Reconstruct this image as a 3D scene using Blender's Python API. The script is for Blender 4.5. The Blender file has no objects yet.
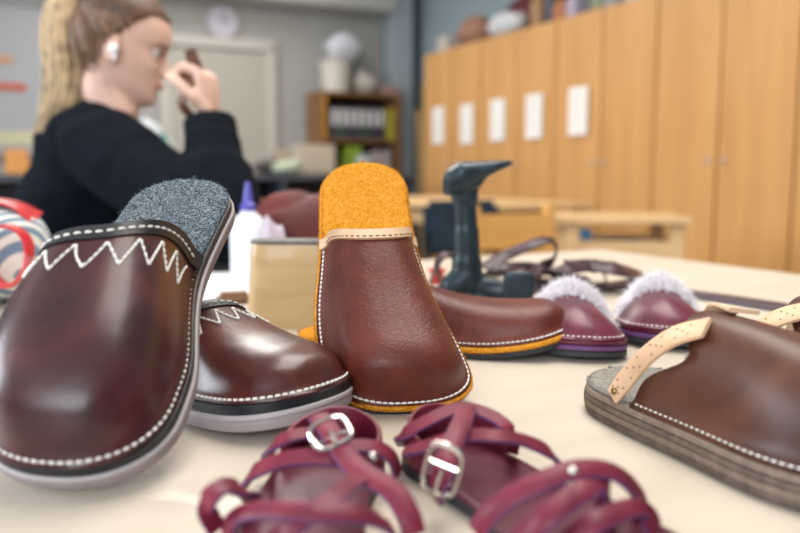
import bpy, bmesh, math, random
from mathutils import Vector, Matrix
PI = math.pi
C = bpy.context.scene.collection
S_ = bpy.context.scene
random.seed(7)

# ------------------------------------------------------------------ camera
FP = 35 / 36 * 800
TH = math.atan(94.5 / FP)
TZ = .75                                   # table top
CZ = TZ + .17
cam = bpy.data.cameras.new('camera'); cam.lens = 35; cam.sensor_width = 36
cam.clip_start = .02; cam.clip_end = 60
co = bpy.data.objects.new('camera', cam); C.objects.link(co)
co.location = (0, 0, CZ); co.rotation_euler = (PI / 2 - TH, 0, 0)
cam.dof.use_dof = True; cam.dof.focus_distance = .575; cam.dof.aperture_fstop = 3.9; cam.dof.aperture_blades = 9
S_.camera = co
FW = Vector((0, math.cos(TH), -math.sin(TH))); UP = Vector((0, math.sin(TH), math.cos(TH)))
def at(px, py, Y):
    """the place seen at this pixel, Y metres ahead"""
    r = FW + UP * (266.5 - py) / FP + Vector((1, 0, 0)) * (px - 400) / FP
    return Vector((0, 0, CZ)) + r * (Y / r.y)
def on_table(px, py, z=0.0):
    r = FW + UP * (266.5 - py) / FP + Vector((1, 0, 0)) * (px - 400) / FP
    return Vector((0, 0, CZ)) + r * ((TZ + z - CZ) / r.z)

# ------------------------------------------------------------------ light
wd = bpy.data.worlds.new('daylight'); S_.world = wd; wd.use_nodes = True
wd.node_tree.nodes['Background'].inputs[0].default_value = (.80, .87, 1, 1)
wd.node_tree.nodes['Background'].inputs[1].default_value = .16
def area(name, loc, target, sx, sy, power, col):
    l = bpy.data.lights.new(name, 'AREA'); l.shape = 'RECTANGLE'; l.size = sx; l.size_y = sy; l.energy = power; l.color = col
    o = bpy.data.objects.new(name, l); C.objects.link(o); o.location = loc
    o.rotation_euler = (Vector(target) - Vector(loc)).to_track_quat('-Z', 'Y').to_euler()
    return o
area('window_light_left', (-4.6, .6, 2.0), (0, 1.2, .8), 2.4, 1.5, 190, (.86, .93, 1))
area('window_light_behind', (-1.0, -3.0, 2.1), (0, 1.5, .8), 2.6, 1.4, 125, (.88, .94, 1))
area('ceiling_light_near', (.3, 1.5, 2.95), (.3, 1.5, 0), 1.2, 2.4, 80, (1, .95, .87))
area('ceiling_light_mid', (-1.2, 4.4, 2.95), (-1.2, 4.4, 0), 1.2, 2.4, 90, (1, .96, .9))
area('ceiling_light_far', (-1.9, 6.6, 2.95), (-1.9, 6.6, 0), 2.4, .8, 30, (1, .96, .9))
vs = S_.view_settings
vs.view_transform = 'Standard'; vs.look = 'None'; vs.exposure = -.1; vs.gamma = 1; vs.use_curve_mapping = False

# ------------------------------------------------------------------ materials
MATS = {}
def _mat(name):
    m = bpy.data.materials.new(name); m.use_nodes = True
    nt = m.node_tree; return m, nt, nt.nodes, nt.links, nt.nodes['Principled BSDF']
def _noise(nt, coord, scale, detail=4, rough=.55, dist=0, stretch=None):
    n = nt.nodes.new('ShaderNodeTexNoise'); n.inputs['Scale'].default_value = scale; n.inputs['Detail'].default_value = detail
    n.inputs['Roughness'].default_value = rough; n.inputs['Distortion'].default_value = dist
    if stretch:
        mp = nt.nodes.new('ShaderNodeMapping'); mp.inputs['Scale'].default_value = stretch
        nt.links.new(coord, mp.inputs[0]); nt.links.new(mp.outputs[0], n.inputs['Vector'])
    else: nt.links.new(coord, n.inputs['Vector'])
    return n.outputs['Fac']
def _ramp(nt, fac, stops):
    r = nt.nodes.new('ShaderNodeValToRGB'); nt.links.new(fac, r.inputs[0])
    el = r.color_ramp.elements
    while len(el) < len(stops): el.new(.5)
    for e, (p, c) in zip(el, stops): e.position = p; e.color = (*c, 1)
    return r.outputs[0]
def _bump(nt, h, strength, dist, prev=None):
    b = nt.nodes.new('ShaderNodeBump'); b.inputs['Strength'].default_value = strength; b.inputs['Distance'].default_value = dist
    nt.links.new(h, b.inputs['Height'])
    if prev: nt.links.new(prev, b.inputs['Normal'])
    return b.outputs[0]
def plain(name, col, rough=.6, metal=0, vary=.12, scale=30, bump=0, trans=0, coat=0):
    if name in MATS: return MATS[name]
    m, nt, N, L, B = _mat(name)
    tc = N.new('ShaderNodeTexCoord').outputs['Object']
    f = _noise(nt, tc, scale)
    L.new(_ramp(nt, f, [(.3, [c * (1 - vary) for c in col]), (.7, [min(1, c * (1 + vary)) for c in col])]), B.inputs['Base Color'])
    B.inputs['Roughness'].default_value = rough; B.inputs['Metallic'].default_value = metal
    if rough >= .8: B.inputs['Specular IOR Level'].default_value = .12
    if trans: B.inputs['Transmission Weight'].default_value = trans
    if coat: B.inputs['Coat Weight'].default_value = coat; B.inputs['Coat Roughness'].default_value = .15
    if bump: L.new(_bump(nt, f, bump, .001), B.inputs['Normal'])
    MATS[name] = m; return m
def leather(name, dark, mid, light, rough=.32, coat=.3, scale=18, grain=.25, wrinkle=.3, seed=0, coat_rough=.22):
    if name in MATS: return MATS[name]
    m, nt, N, L, B = _mat(name)
    tc = N.new('ShaderNodeTexCoord').outputs['Object']
    mp = N.new('ShaderNodeMapping'); mp.inputs['Location'].default_value = (seed, seed * .7, 0); L.new(tc, mp.inputs[0]); v = mp.outputs[0]
    f = _noise(nt, v, scale, 6, .6, .6)
    L.new(_ramp(nt, f, [(.28, dark), (.5, mid), (.74, light)]), B.inputs['Base Color'])
    g = N.new('ShaderNodeTexVoronoi'); g.inputs['Scale'].default_value = 900; L.new(v, g.inputs['Vector'])
    b1 = _bump(nt, g.outputs['Distance'], grain, .00035)
    w = N.new('ShaderNodeTexVoronoi'); w.feature = 'DISTANCE_TO_EDGE'; w.inputs['Scale'].default_value = 150
    wm = N.new('ShaderNodeMapping'); wm.inputs['Scale'].default_value = (.6, 1.6, 1)
    nn = N.new('ShaderNodeTexNoise'); nn.inputs['Scale'].default_value = 60
    L.new(v, nn.inputs['Vector'])
    mx = N.new('ShaderNodeMixRGB'); mx.inputs[0].default_value = .03; L.new(v, mx.inputs[1]); L.new(nn.outputs['Color'], mx.inputs[2])
    L.new(mx.outputs[0], wm.inputs[0]); L.new(wm.outputs[0], w.inputs['Vector'])
    cl = N.new('ShaderNodeMapRange'); cl.inputs[1].default_value = 0; cl.inputs[2].default_value = .09; L.new(w.outputs['Distance'], cl.inputs[0])
    b2 = _bump(nt, cl.outputs[0], wrinkle, .0005, b1)
    f2 = _noise(nt, v, 35, 3)
    b3 = _bump(nt, f2, .25, .003, b2)
    L.new(b3, B.inputs['Normal'])
    rr = N.new('ShaderNodeMapRange'); rr.inputs[3].default_value = rough * .8; rr.inputs[4].default_value = rough * 1.35; L.new(f, rr.inputs[0]); L.new(rr.outputs[0], B.inputs['Roughness'])
    B.inputs['Coat Weight'].default_value = coat; B.inputs['Coat Roughness'].default_value = coat_rough
    B.inputs['Specular IOR Level'].default_value = .34
    MATS[name] = m; return m
def felt(name, c1, c2, c3, scale=500):
    if name in MATS: return MATS[name]
    m, nt, N, L, B = _mat(name)
    tc = N.new('ShaderNodeTexCoord').outputs['Object']
    f = _noise(nt, tc, scale, 3, .75, 2.5)
    L.new(_ramp(nt, f, [(.38, c1), (.5, c2), (.62, c3)]), B.inputs['Base Color'])
    B.inputs['Roughness'].default_value = 1
    f2 = _noise(nt, tc, scale * .5, 5, .7, 1)
    L.new(_bump(nt, f2, .9, .0025), B.inputs['Normal'])
    B.inputs['Specular IOR Level'].default_value = .1
    MATS[name] = m; return m
def wood(name, c1, c2, rough=.45, scale=3, stretch=(12, 1, 12), coat=0, rings=0):
    if name in MATS: return MATS[name]
    m, nt, N, L, B = _mat(name)
    tc = N.new('ShaderNodeTexCoord').outputs['Object']
    f = _noise(nt, tc, scale, 8, .6, .8, stretch)
    L.new(_ramp(nt, f, [(.3, c1), (.7, c2)]), B.inputs['Base Color'])
    B.inputs['Roughness'].default_value = rough; B.inputs['Coat Weight'].default_value = coat
    L.new(_bump(nt, f, .15, .001), B.inputs['Normal'])
    MATS[name] = m; return m
def striped(name, c1, c2, scale, axis=(1, 0, 0), rough=.8):
    if name in MATS: return MATS[name]
    m, nt, N, L, B = _mat(name)
    tc = N.new('ShaderNodeTexCoord').outputs['Object']
    mp = N.new('ShaderNodeMapping'); mp.inputs['Rotation'].default_value = axis; L.new(tc, mp.inputs[0])
    w = N.new('ShaderNodeTexWave'); w.inputs['Scale'].default_value = scale; w.inputs['Distortion'].default_value = .4; L.new(mp.outputs[0], w.inputs['Vector'])
    L.new(_ramp(nt, w.outputs['Fac'], [(.46, c1), (.54, c2)]), B.inputs['Base Color']); B.inputs['Roughness'].default_value = rough
    MATS[name] = m; return m

# ------------------------------------------------------------------ mesh helpers
class MB:
    """collects shapes; build() links them as one mesh object"""
    def __init__(s): s.v, s.f, s.m = [], [], []
    def add(s, v, f, mi=0):
        o = len(s.v); s.v += [tuple(p) for p in v]; s.f += [tuple(i + o for i in q) for q in f]; s.m += [mi] * len(f)
        return s
    def box(s, c, d, rz=0, mi=0, bev=0, taper=1):
        x, y, z = [k / 2 for k in d]; b = min(bev, x, y, z) if bev else 0
        R = Matrix.Rotation(rz, 3, 'Z'); c = Vector(c)
        if not b:
            v = [(sx * x * (taper if sz > 0 else 1), sy * y * (taper if sz > 0 else 1), sz * z) for sz in (-1, 1) for sy in (-1, 1) for sx in (-1, 1)]
            f = [(0, 2, 3, 1), (4, 5, 7, 6), (0, 1, 5, 4), (2, 6, 7, 3), (0, 4, 6, 2), (1, 3, 7, 5)]
        else:
            v = []; f = []
            bm = bmesh.new(); bmesh.ops.create_cube(bm, size=1)
            for q in bm.verts:
                k = taper if q.co.z > 0 else 1
                q.co = Vector((q.co.x * 2 * x * k, q.co.y * 2 * y * k, q.co.z * 2 * z))
            bmesh.ops.bevel(bm, geom=list(bm.edges), offset=b, segments=2, affect='EDGES')
            bm.verts.ensure_lookup_table()
            v = [q.co.copy() for q in bm.verts]; f = [[q.index for q in g.verts] for g in bm.faces]; bm.free()
        return s.add([R @ Vector(p) + c for p in v], f, mi)
    def tube(s, pts, r, seg=12, flat=None, nrm=None, cap=True, mi=0):
        """tapering tube through pts; r: radius or list; flat: (a, b) section scale"""
        pts = [Vector(p) for p in pts]; n = len(pts)
        rr = r if isinstance(r, (list, tuple)) else [r] * n
        v, f = [], []
        N0 = Vector(nrm) if nrm else None
        for i, p in enumerate(pts):
            T = (pts[min(i + 1, n - 1)] - pts[max(i - 1, 0)]).normalized()
            if N0 is None: N0 = T.orthogonal()
            A = (N0 - T * N0.dot(T));
            if A.length < 1e-6: A = T.orthogonal()
            A.normalize(); Bv = T.cross(A); N0 = A if nrm is None else Vector(nrm)
            a, b = flat or (1, 1)
            for k in range(seg):
                w = 2 * PI * k / seg
                v.append(p + A * (math.cos(w) * rr[i] * a) + Bv * (math.sin(w) * rr[i] * b))
        for i in range(n - 1):
            for k in range(seg):
                f.append((i * seg + k, i * seg + (k + 1) % seg, (i + 1) * seg + (k + 1) % seg, (i + 1) * seg + k))
        if cap:
            f.append(tuple(range(seg - 1, -1, -1))); f.append(tuple((n - 1) * seg + k for k in range(seg)))
        return s.add(v, f, mi)
    def lathe(s, prof, c=(0, 0, 0), seg=24, mi=0):
        v, f = [], []
        for (r, z) in prof:
            for k in range(seg): w = 2 * PI * k / seg; v.append((c[0] + r * math.cos(w), c[1] + r * math.sin(w), c[2] + z))
        for i in range(len(prof) - 1):
            for k in range(seg): f.append((i * seg + k, i * seg + (k + 1) % seg, (i + 1) * seg + (k + 1) % seg, (i + 1) * seg + k))
        f.append(tuple(range(seg - 1, -1, -1))); f.append(tuple((len(prof) - 1) * seg + k for k in range(seg)))
        return s.add(v, f, mi)
    def ball(s, c, r, seg=16, ring=10, mi=0, rot=None):
        r = r if isinstance(r, (list, tuple)) else (r, r, r); v, f = [], []
        R = rot or Matrix.Identity(3)
        for i in range(ring + 1):
            a = PI * i / ring
            for k in range(seg):
                w = 2 * PI * k / seg
                v.append(R @ Vector((r[0] * math.sin(a) * math.cos(w), r[1] * math.sin(a) * math.sin(w), -r[2] * math.cos(a))) + Vector(c))
        for i in range(ring):
            for k in range(seg): f.append((i * seg + k, i * seg + (k + 1) % seg, (i + 1) * seg + (k + 1) % seg, (i + 1) * seg + k))
        return s.add(v, f, mi)
    def ribbon(s, pts, nrms, w, th, mi=0, n=8, edge=None):
        """strap: rounded flat section swept along a smooth curve; nrms: one normal per control point"""
        P, Nn, Wd = spline(pts, n), spline(nrms, n), None
        if isinstance(w, (list, tuple)): Wd = [x[0] for x in spline([(k, 0, 0) for k in w], n)]
        sec = [(-.5, -.3), (-.46, -.5), (.46, -.5), (.5, -.3), (.5, .3), (.46, .5), (-.46, .5), (-.5, .3)]
        v, f, em = [], [], []; m = len(P)
        for i, p in enumerate(P):
            T = (P[min(i + 1, m - 1)] - P[max(i - 1, 0)]).normalized()
            A = (Nn[i] - T * Nn[i].dot(T)).normalized(); Sd = T.cross(A); ww = Wd[i] if Wd else w
            for a, b in sec: v.append(p + Sd * (a * ww) + A * (b * th))
        for i in range(m - 1):
            for k in range(8): f.append((i * 8 + k, (i + 1) * 8 + k, (i + 1) * 8 + (k + 1) % 8, i * 8 + (k + 1) % 8))
            em += [edge if (edge is not None and k in (2, 3, 4, 6, 7, 0)) else mi for k in range(8)]
        f.append(tuple(range(8))); f.append(tuple((m - 1) * 8 + k for k in range(7, -1, -1)))
        s.add(v, f, mi); s.m[-len(f):] = em + [mi, mi]; return s
    def build(s, name, mat, parent=None, smooth=True, sharp=35, mods=()):
        me = bpy.data.meshes.new(name); me.from_pydata(s.v, [], s.f); me.update()
        ms = mat if isinstance(mat, (list, tuple)) else [mat]
        for m in ms: me.materials.append(m)
        if len(ms) > 1: me.polygons.foreach_set('material_index', s.m)
        bm = bmesh.new(); bm.from_mesh(me); bmesh.ops.remove_doubles(bm, verts=bm.verts, dist=1e-6); bmesh.ops.recalc_face_normals(bm, faces=bm.faces); bm.to_mesh(me); bm.free()
        if smooth:
            me.polygons.foreach_set('use_smooth', [True] * len(me.polygons))
            me.set_sharp_from_angle(angle=math.radians(sharp))
        o = bpy.data.objects.new(name, me); C.objects.link(o)
        if parent: o.parent = parent
        return o
def spline(pts, n=8):
    P = [Vector(p) for p in pts]
    if len(P) < 3: return [P[0].lerp(P[-1], i / n) for i in range(n + 1)]
    Q = [P[0] * 2 - P[1]] + P + [P[-1] * 2 - P[-2]]; out = []
    for i in range(1, len(Q) - 2):
        a, b, c, d = Q[i - 1:i + 3]
        for k in range(n):
            t = k / n
            out.append(.5 * ((2 * b) + (c - a) * t + (2 * a - 5 * b + 4 * c - d) * t * t + (3 * b - a - 3 * c + d) * t ** 3))
    out.append(P[-1]); return out
def mod(o, kind, **kw):
    m = o.modifiers.new(kind.lower(), kind)
    for k, v in kw.items(): setattr(m, k, v)
    return m
def tag(o, label=None, cat=None, group=None, kind=None):
    if label: o['label'] = label
    if cat: o['category'] = cat
    if group: o['group'] = group
    if kind: o['kind'] = kind
    return o
def thing(name, label, cat, loc=(0, 0, 0), rot=(0, 0, 0), group=None):
    o = bpy.data.objects.new(name, None); C.objects.link(o); o.empty_display_size = .02
    o.location = loc; o.rotation_euler = rot
    return tag(o, label, cat, group)
def copy_tree(o, parent=None):
    c = o.copy(); C.objects.link(c)
    if parent: c.parent = parent
    for ch in list(o.children): copy_tree(ch, c)
    return c
def struct(o): o['kind'] = 'structure'; return o


def lerp(a, b, t): return a + (b - a) * t
def smooth(a, b, x):
    t = min(1, max(0, (x - a) / (b - a))); return t * t * (3 - 2 * t)
def interp(tab, t):
    """smooth (monotone-ish cubic) interpolation through (t, value) pairs"""
    if t <= tab[0][0]: return tab[0][1]
    if t >= tab[-1][0]: return tab[-1][1]
    for i in range(len(tab) - 1):
        if tab[i][0] <= t <= tab[i + 1][0]: break
    x0, y0 = tab[i]; x1, y1 = tab[i + 1]; h = x1 - x0
    d = (y1 - y0) / h
    m0 = d if i == 0 else (y1 - tab[i - 1][1]) / (x1 - tab[i - 1][0])
    m1 = d if i == len(tab) - 2 else (tab[i + 2][1] - y0) / (tab[i + 2][0] - x0)
    u = (t - x0) / h
    return ((2*u**3 - 3*u*u + 1) * y0 + (u**3 - 2*u*u + u) * h * m0 + (-2*u**3 + 3*u*u) * y1 + (u**3 - u*u) * h * m1)

class Last:
    """proportions of one shoe; local x across, y heel to toe, z up, origin under the heel end"""
    def __init__(s, L=.27, heel=.036, waist=.033, ball=.053, bend=.006, side=1, th=.018, spring=.012, to_c=.40, to_s=.38,
                 h=((.3, .075), (.5, .068), (.7, .056), (.85, .045), (1, .036)), inset=.007, flare=.006, e=.85, e2=.9, toe_n=2.3, ht=.05, toe_w=.9, blunt=.70, notch=0.0, skew=0.0, bt=.68):
        s.skew = skew
        s.blunt, s.notch = blunt, notch
        s.L, s.th, s.spring, s.to_c, s.to_s, s.h, s.inset, s.flare, s.e, s.e2, s.toe_n = L, th, spring, to_c, to_s, h, inset, flare, e, e2, toe_n
        s.bend, s.side = bend, side
        s.w = ((0, heel), (.2, heel), (.42, waist), (bt, ball), (bt + .14, ball * .98), (1, ball * toe_w))
        s.toe_t = .80 + (bt - .68) * .8; s.heel_t = .14
    def cx(s, t):      # the footprint's middle bends to the inside at the waist
        return s.side * s.bend * (math.sin(math.pi * min(1, max(0, t)) * 1.0) - 1.2 * smooth(.55, 1, t))
    def hw(s, t, off=0.0):
        """half width at t with an outline offset"""
        a = -off / s.L; b = 1 + off / s.L
        if t <= a or t >= b: return 0.0
        E = 1.0
        ht = s.heel_t
        if t < ht: E *= max(0, 1 - ((ht - t) / (ht - a)) ** 2.2) ** (1 / 2.2)
        if t > s.toe_t: E *= max(0, 1 - ((t - s.toe_t) / (b - s.toe_t)) ** s.toe_n) ** (1 / s.toe_n)
        return (interp(s.w, t) + off) * E
    def zs(s, t):
        return s.spring * max(0, (t - .62) / .38) ** 1.8
    def ts(s, n, off=0.0):
        a = -off / s.L; b = 1 + off / s.L
        return [a + (b - a) * (0.5 - 0.5 * math.cos(math.pi * i / n)) for i in range(n + 1)]
    def to(s, ph):
        q = math.sin(ph)
        return s.to_s + (s.to_c - s.to_s) * q ** 1.5 + s.skew * math.cos(ph) + s.notch * math.exp(-((q - .62) / .22) ** 2)
    def H(s, t):
        tt = s.blunt; b = 1 - s.inset / s.L
        h = interp(s.h, t)
        if t > tt: h *= max(0, 1 - ((t - tt) / (b - tt)) ** 3.2) ** (1 / 2.2)
        return h
    def S(s, u, ph, out=0.0):
        """point on the upper; u 0 at the opening, 1 at the toe; ph 0..pi over the arch"""
        t0 = s.to(ph); b = 1 - s.inset / s.L
        t = t0 + (b - t0) * math.sin(u * math.pi / 2)
        w = s.hw(t, -s.inset); h = s.H(t)
        c, q = math.cos(ph), math.sin(ph)
        x = (abs(c) ** s.e) * (1 if c >= 0 else -1); z = max(0, q) ** s.e2
        zz = h * z
        f = s.flare * math.exp(-zz / .004)
        # the skirt spreads outward over the welt
        px = (w + f * (1 if w > .004 else w / .004)) * x
        py = t * s.L
        if t > s.toe_t: py += f * ((t - s.toe_t) / (b - s.toe_t)) ** 2
        return (s.cx(t) + px, py, s.th + s.zs(t) + zz + .001)
    def sec(s, t, ph):
        """point of the upper's cross-section at t, even where the leather is cut away"""
        w = s.hw(t, -s.inset); h = s.H(t); c, q = math.cos(ph), max(0, math.sin(ph))
        return (s.cx(t) + w * (abs(c) ** s.e) * (1 if c >= 0 else -1), t * s.L, s.th + s.zs(t) + h * q ** s.e2 + .001)
    def rim(s, t, sd, off, z):
        return (s.cx(t) + sd * s.hw(t, off), t * s.L, z + s.zs(t))

# ------------------------------------------------------------------ the room
# the room's own axes: A runs along the back wall, N out of it into the room
A_ = Vector((.887, .462, 0)).normalized(); N_ = Vector((A_.y, -A_.x, 0)); RZ = math.atan2(A_.y, A_.x)
CORNER = Vector((0, 8.35, 0))
def W(a, d, z=0): return CORNER + A_ * a + N_ * d + Vector((0, 0, z))
def wbox(name, a, d, z, size, mat, parent=None, bev=.004):
    p = W(a, d, z); return MB().box((0, 0, 0), size, 0, 0, bev).build(name, mat, parent), p
def place(o, a, d, z): o.location = W(a, d, z); o.rotation_euler = (0, 0, RZ); return o
M_wall = plain('painted_wall', (.42, .415, .395), .8, vary=.03, scale=3)
M_wallblue = plain('blue_grey_paint', (.34, .43, .48), .7, vary=.05, scale=3)
M_trim = plain('trim_paint', (.50, .49, .46), .6, vary=.03)
M_floor = plain('linoleum', (.36, .33, .30), .4, vary=.15, scale=6)
M_ceil = plain('ceiling_paint', (.75, .74, .72), .9, vary=.03)
struct(place(MB().box((0, 0, -.05), (11, 13, .1)).build('floor', M_floor), -2.5, 5.6, 0))
struct(place(MB().box((0, 0, .05), (11, 13, .1)).build('ceiling', M_ceil), -2.5, 5.6, 3.0))
struct(place(MB().box((0, -.0, 1.5), (11, .1, 3)).build('wall_back', M_wall), -2.5, -.05, 0))
CABD = 1.0   # where the cabinet fronts stand along A is set by their own line
# cabinet fronts: line through (.335, 6.6) along N
CF = Vector((.215, 6.83, 0))
a_cf = (CF - CORNER).dot(A_)            # front plane of the cabinets, in A
d0 = (CF - CORNER).dot(N_)              # far end of the row, in N
struct(place(MB().box((0, 0, 1.5), (.1, 13, 3)).build('wall_right', M_wallblue), a_cf + .72, 6.0, 0))
struct(place(MB().box((0, 0, .06), (9.5, .02, .12)).build('baseboard_back', M_trim), -4.5, .012, 0))
# soffit duct under the ceiling, pale, in front of the back wall
du = MB().box((0, 0, 0), (7, .35, .17), 0, 0, .02).build('trim_1', M_trim); struct(place(du, -3.7, .18, 2.57))
du = MB().box((0, 0, 0), (7, .02, .42), 0, 0, .004).build('trim_2', M_wallblue); struct(place(du, -3.7, .03, 2.79))
# pillar near the corner
struct(place(MB().box((0, 0, 1.5), (.22, .3, 3), 0, 0, .01).build('trim_3', plain('pillar_paint', (.36, .42, .46), .6, vary=.04)), -.12, .16, 0))
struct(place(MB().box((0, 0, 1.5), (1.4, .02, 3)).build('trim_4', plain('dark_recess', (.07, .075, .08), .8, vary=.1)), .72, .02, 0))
# door in the back wall
dr = MB().box((0, 0, 1.02), (.92, .05, 2.04), 0, 0, .004).build('door_1', plain('door_paint', (.46, .44, .39), .55, vary=.03)); struct(place(dr, -1.93, .03, 0))
fr = MB(); fr.box((-.50, .0, 1.05), (.09, .09, 2.1), 0, 0, .005); fr.box((.50, 0, 1.05), (.09, .09, 2.1), 0, 0, .005); fr.box((0, 0, 2.11), (1.09, .09, .10), 0, 0, .005)
fr.build('door_frame', plain('door_frame_paint', (.56, .54, .49), .5, vary=.02), dr)
h = MB(); h.tube([(.36, -.03, 1.0), (.36, -.075, 1.0)], .012); h.tube([(.36, -.07, 1.0), (.26, -.075, 1.0)], .009); h.build('door_handle', plain('brushed_steel', (.6, .6, .62), .3, 1), dr)
# whiteboard on the left of the back wall
wb = thing('whiteboard', 'wide pale whiteboard on the back wall behind the blonde ponytail', 'whiteboard')
place(wb, -4.1, .03, 1.1)
MB().box((0, -.0, .6), (2.6, .02, 1.2)).build('board', plain('whiteboard_face', (.42, .43, .46), .35, vary=.04, scale=2), wb)
q = MB()
for (x, z, w, hh) in ((0, 0, 2.66, .04), (0, 1.2, 2.66, .04)): q.box((x, -.012, z), (w, .04, hh), 0, 0, .006)
for x in (-1.31, 1.31): q.box((x, -.012, .6), (.04, .04, 1.24), 0, 0, .006)
plain('aluminium', (.55, .57, .6), .4, .8); q.build('board_frame', plain('grey_frame', (.36, .37, .39), .5), wb)
MB().box((0, -.05, -.03), (2.2, .08, .015), 0, 0, .004).build('pen_tray', MATS['aluminium'], wb)
for (px, py, w, hh, col, lab) in ((10, 87, .24, .055, (.62, .12, .06), 'red orange paper strip pinned to the whiteboard at head height'), (4, 60, .12, .06, (.66, .36, .18), 'pale orange paper slip on the whiteboard above the red strip'),
                             (12, 138, .36, .12, (.62, .60, .40), 'pale yellow paper sheet low on the whiteboard')):
    Yw = 8.35 / (1 - (px - 400) / FP * .521) 
    p = at(px, py, Yw); o = MB().box((0, 0, 0), (w, .004, hh), 0, 0, 0).build('paper_strip', plain('paper_' + str(px), col, .7), None)
    a = (p - CORNER).dot(A_); place(o, a, .052, p.z); tag(o, lab, 'paper')
# wall clock above the door
ck = thing('wall_clock', 'round pale wall clock above the door', 'clock'); place(ck, -1.88, .01, 2.30)
m = MB(); m.tube([(0, 0, 0), (0, -.05, 0)], [.15, .15], 32); m.build('clock_case', plain('clock_case', (.52, .50, .55), .4), ck)
m = MB(); m.tube([(0, -.05, 0), (0, -.053, 0)], [.135, .135], 32); m.build('clock_face', plain('clock_face', (.60, .58, .66), .3, vary=.02), ck)
m = MB(); m.box((.03, -.056, .02), (.07, .004, .008)); m.box((0, -.056, .045), (.006, .004, .10)); m.build('clock_hand', plain('black_plastic', (.03, .03, .035), .5), ck)

# ------------------------------------------------------------------ the cupboards on the right
M_cab = wood('beech_veneer', (.52, .26, .085), (.62, .34, .125), .42, 1.6, (7, 7, .6), coat=.1)
M_cabin = wood('beech_carcass', (.42, .23, .09), (.52, .30, .12), .5, 1.6, (7, 7, .6))
M_seam = plain('dark_gap', (.10, .06, .03), .8)
M_steel = MATS['brushed_steel']
DW = .444
words = ['far end', 'second from the far end', 'third from the far end', 'middle', 'second from the right edge', 'right edge']
words = ['tall beech cupboard at the far end of the row, two paper notices on its doors', 'tall beech cupboard second from the far end, two paper notices on its doors',
         'tall beech cupboard third from the far end, one paper notice on its left door', 'tall beech cupboard right of the last paper notice, bare doors', 
         'tall bare beech cupboard at the right edge of the view', 'tall bare beech cupboard nearest the table, cut by the right edge']
def cupboard(i):
    c = thing('cupboard', words[i], 'cupboard', group='beech cupboards along the right wall')
    c.location = CF + N_ * (i * 2 * DW); c.rotation_euler = (0, 0, RZ + PI * .5 * -1)
    # local x runs along N (towards the table), local y into the wall (A)
    H = 1.92
    if i == 0:
        m = MB(); m.box((DW, .31, H / 2 + .04), (2 * DW - .006, .56, H - .08), 0, 0, .004); m.build('body', M_cabin, c)
        m = MB(); m.box((DW, .30, .04), (2 * DW - .02, .5, .08)); m.build('plinth', M_seam, c)
        m = MB(); m.box((DW, .012, H / 2 + .02), (2 * DW - .02, .012, H - .14)); m.build('hinge_gap', M_seam, c)
        for k in (0, 1):
            d = MB().box((k * DW + DW / 2, 0, H / 2 + .04), (DW - .012, .02, H - .1), 0, 0, .003).build('door', M_cab, c)
            m = MB(); xx = DW + (-.05 if k == 0 else .05)
            m.tube([(xx, -.01, .98), (xx, -.022, .98)], [.012, .012], 12); m.box((xx, -.026, .98), (.006, .012, .03), 0, 0, .002)
            m.build('lock', M_steel, d)
    return c
c0 = cupboard(0)
for i in range(1, 6):
    c = copy_tree(c0); c.location = CF + N_ * (i * 2 * DW); c['label'] = words[i]
# paper notices on the doors
nlab = ['white paper notice on the first door, smallest and farthest', 'white paper notice second from the far end', 'white paper notice in the middle of the five',
        'white paper notice second from the right of the five', 'white paper notice farthest right, the nearest and largest']
for i, (px, yt, yb) in enumerate(((439.5, 108, 143), (468, 105, 143), (499, 100, 140), (535.5, 95, 138), (579.5, 88, 134))):
    k = (px - 400) / FP
    # intersect the ray with the cabinet fronts
    s = (k * CF.y - CF.x) / (N_.x - k * N_.y); Y = CF.y + N_.y * s
    p = at(px, (yt + yb) / 2, Y)
    m = MB(); m.box((0, 0, 0), (.18, .002, .30))
    for r in range(9): m.box((-.01 * (r % 3), -.0015, .11 - r * .026), (.12 - .02 * (r % 3), .001, .006), mi=1)
    o = m.build('paper_notice', [plain('white_paper', (.80, .79, .76), .8, vary=.02), plain('faint_print', (.52, .52, .52), .8)], None)
    o.location = Vector((p.x, p.y, p.z)) - A_ * .014; o.rotation_euler = (0, 0, RZ - PI / 2)
    tag(o, nlab[i], 'notice', 'paper notices on the cupboards')
# things kept on top of the cupboards
def bag(name, lab, cat, mat, size, loc, rz=0, seed=1, group=None):
    rnd = random.Random(seed); m = MB(); m.ball((0, 0, size[2] / 2), (size[0] / 2, size[1] / 2, size[2] / 2), 20, 14)
    m.v = [(x * (1 + .12 * math.sin(9 * z / size[2] + seed)) , y, max(0, z * (1 + .12 * math.sin(x / size[0] * 7 + seed)))) for x, y, z in m.v]
    m.v = [(math.copysign(abs(x / size[0] * 2) ** .7 * size[0] / 2, x), math.copysign(abs(y / size[1] * 2) ** .7 * size[1] / 2, y), z) for x, y, z in m.v]
    o = m.build(name, mat); o.location = loc; o.rotation_euler = (0, 0, rz); return tag(o, lab, cat, group)
def ontop(px, back):   # a place on the cupboard row's top, by where along the row
    k = (px - 400) / FP; s = (k * CF.y - CF.x) / (N_.x - k * N_.y); return CF + N_ * s + A_ * back + Vector((0, 0, 1.92))
bx = lambda nm, lab, cat, mat, d, loc, rz=RZ: tag(_place(MB().box((0, 0, d[2] / 2), d, 0, 0, .006).build(nm, mat), loc, rz), lab, cat)
def _place(o, loc, rz): o.location = loc; o.rotation_euler = (0, 0, rz); return o
bx('cardboard_box', 'pale cardboard box on the far end of the cupboards', 'box', plain('pale_card', (.48, .44, .40), .8), (.26, .18, .13), ontop(434, .2))
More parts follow.
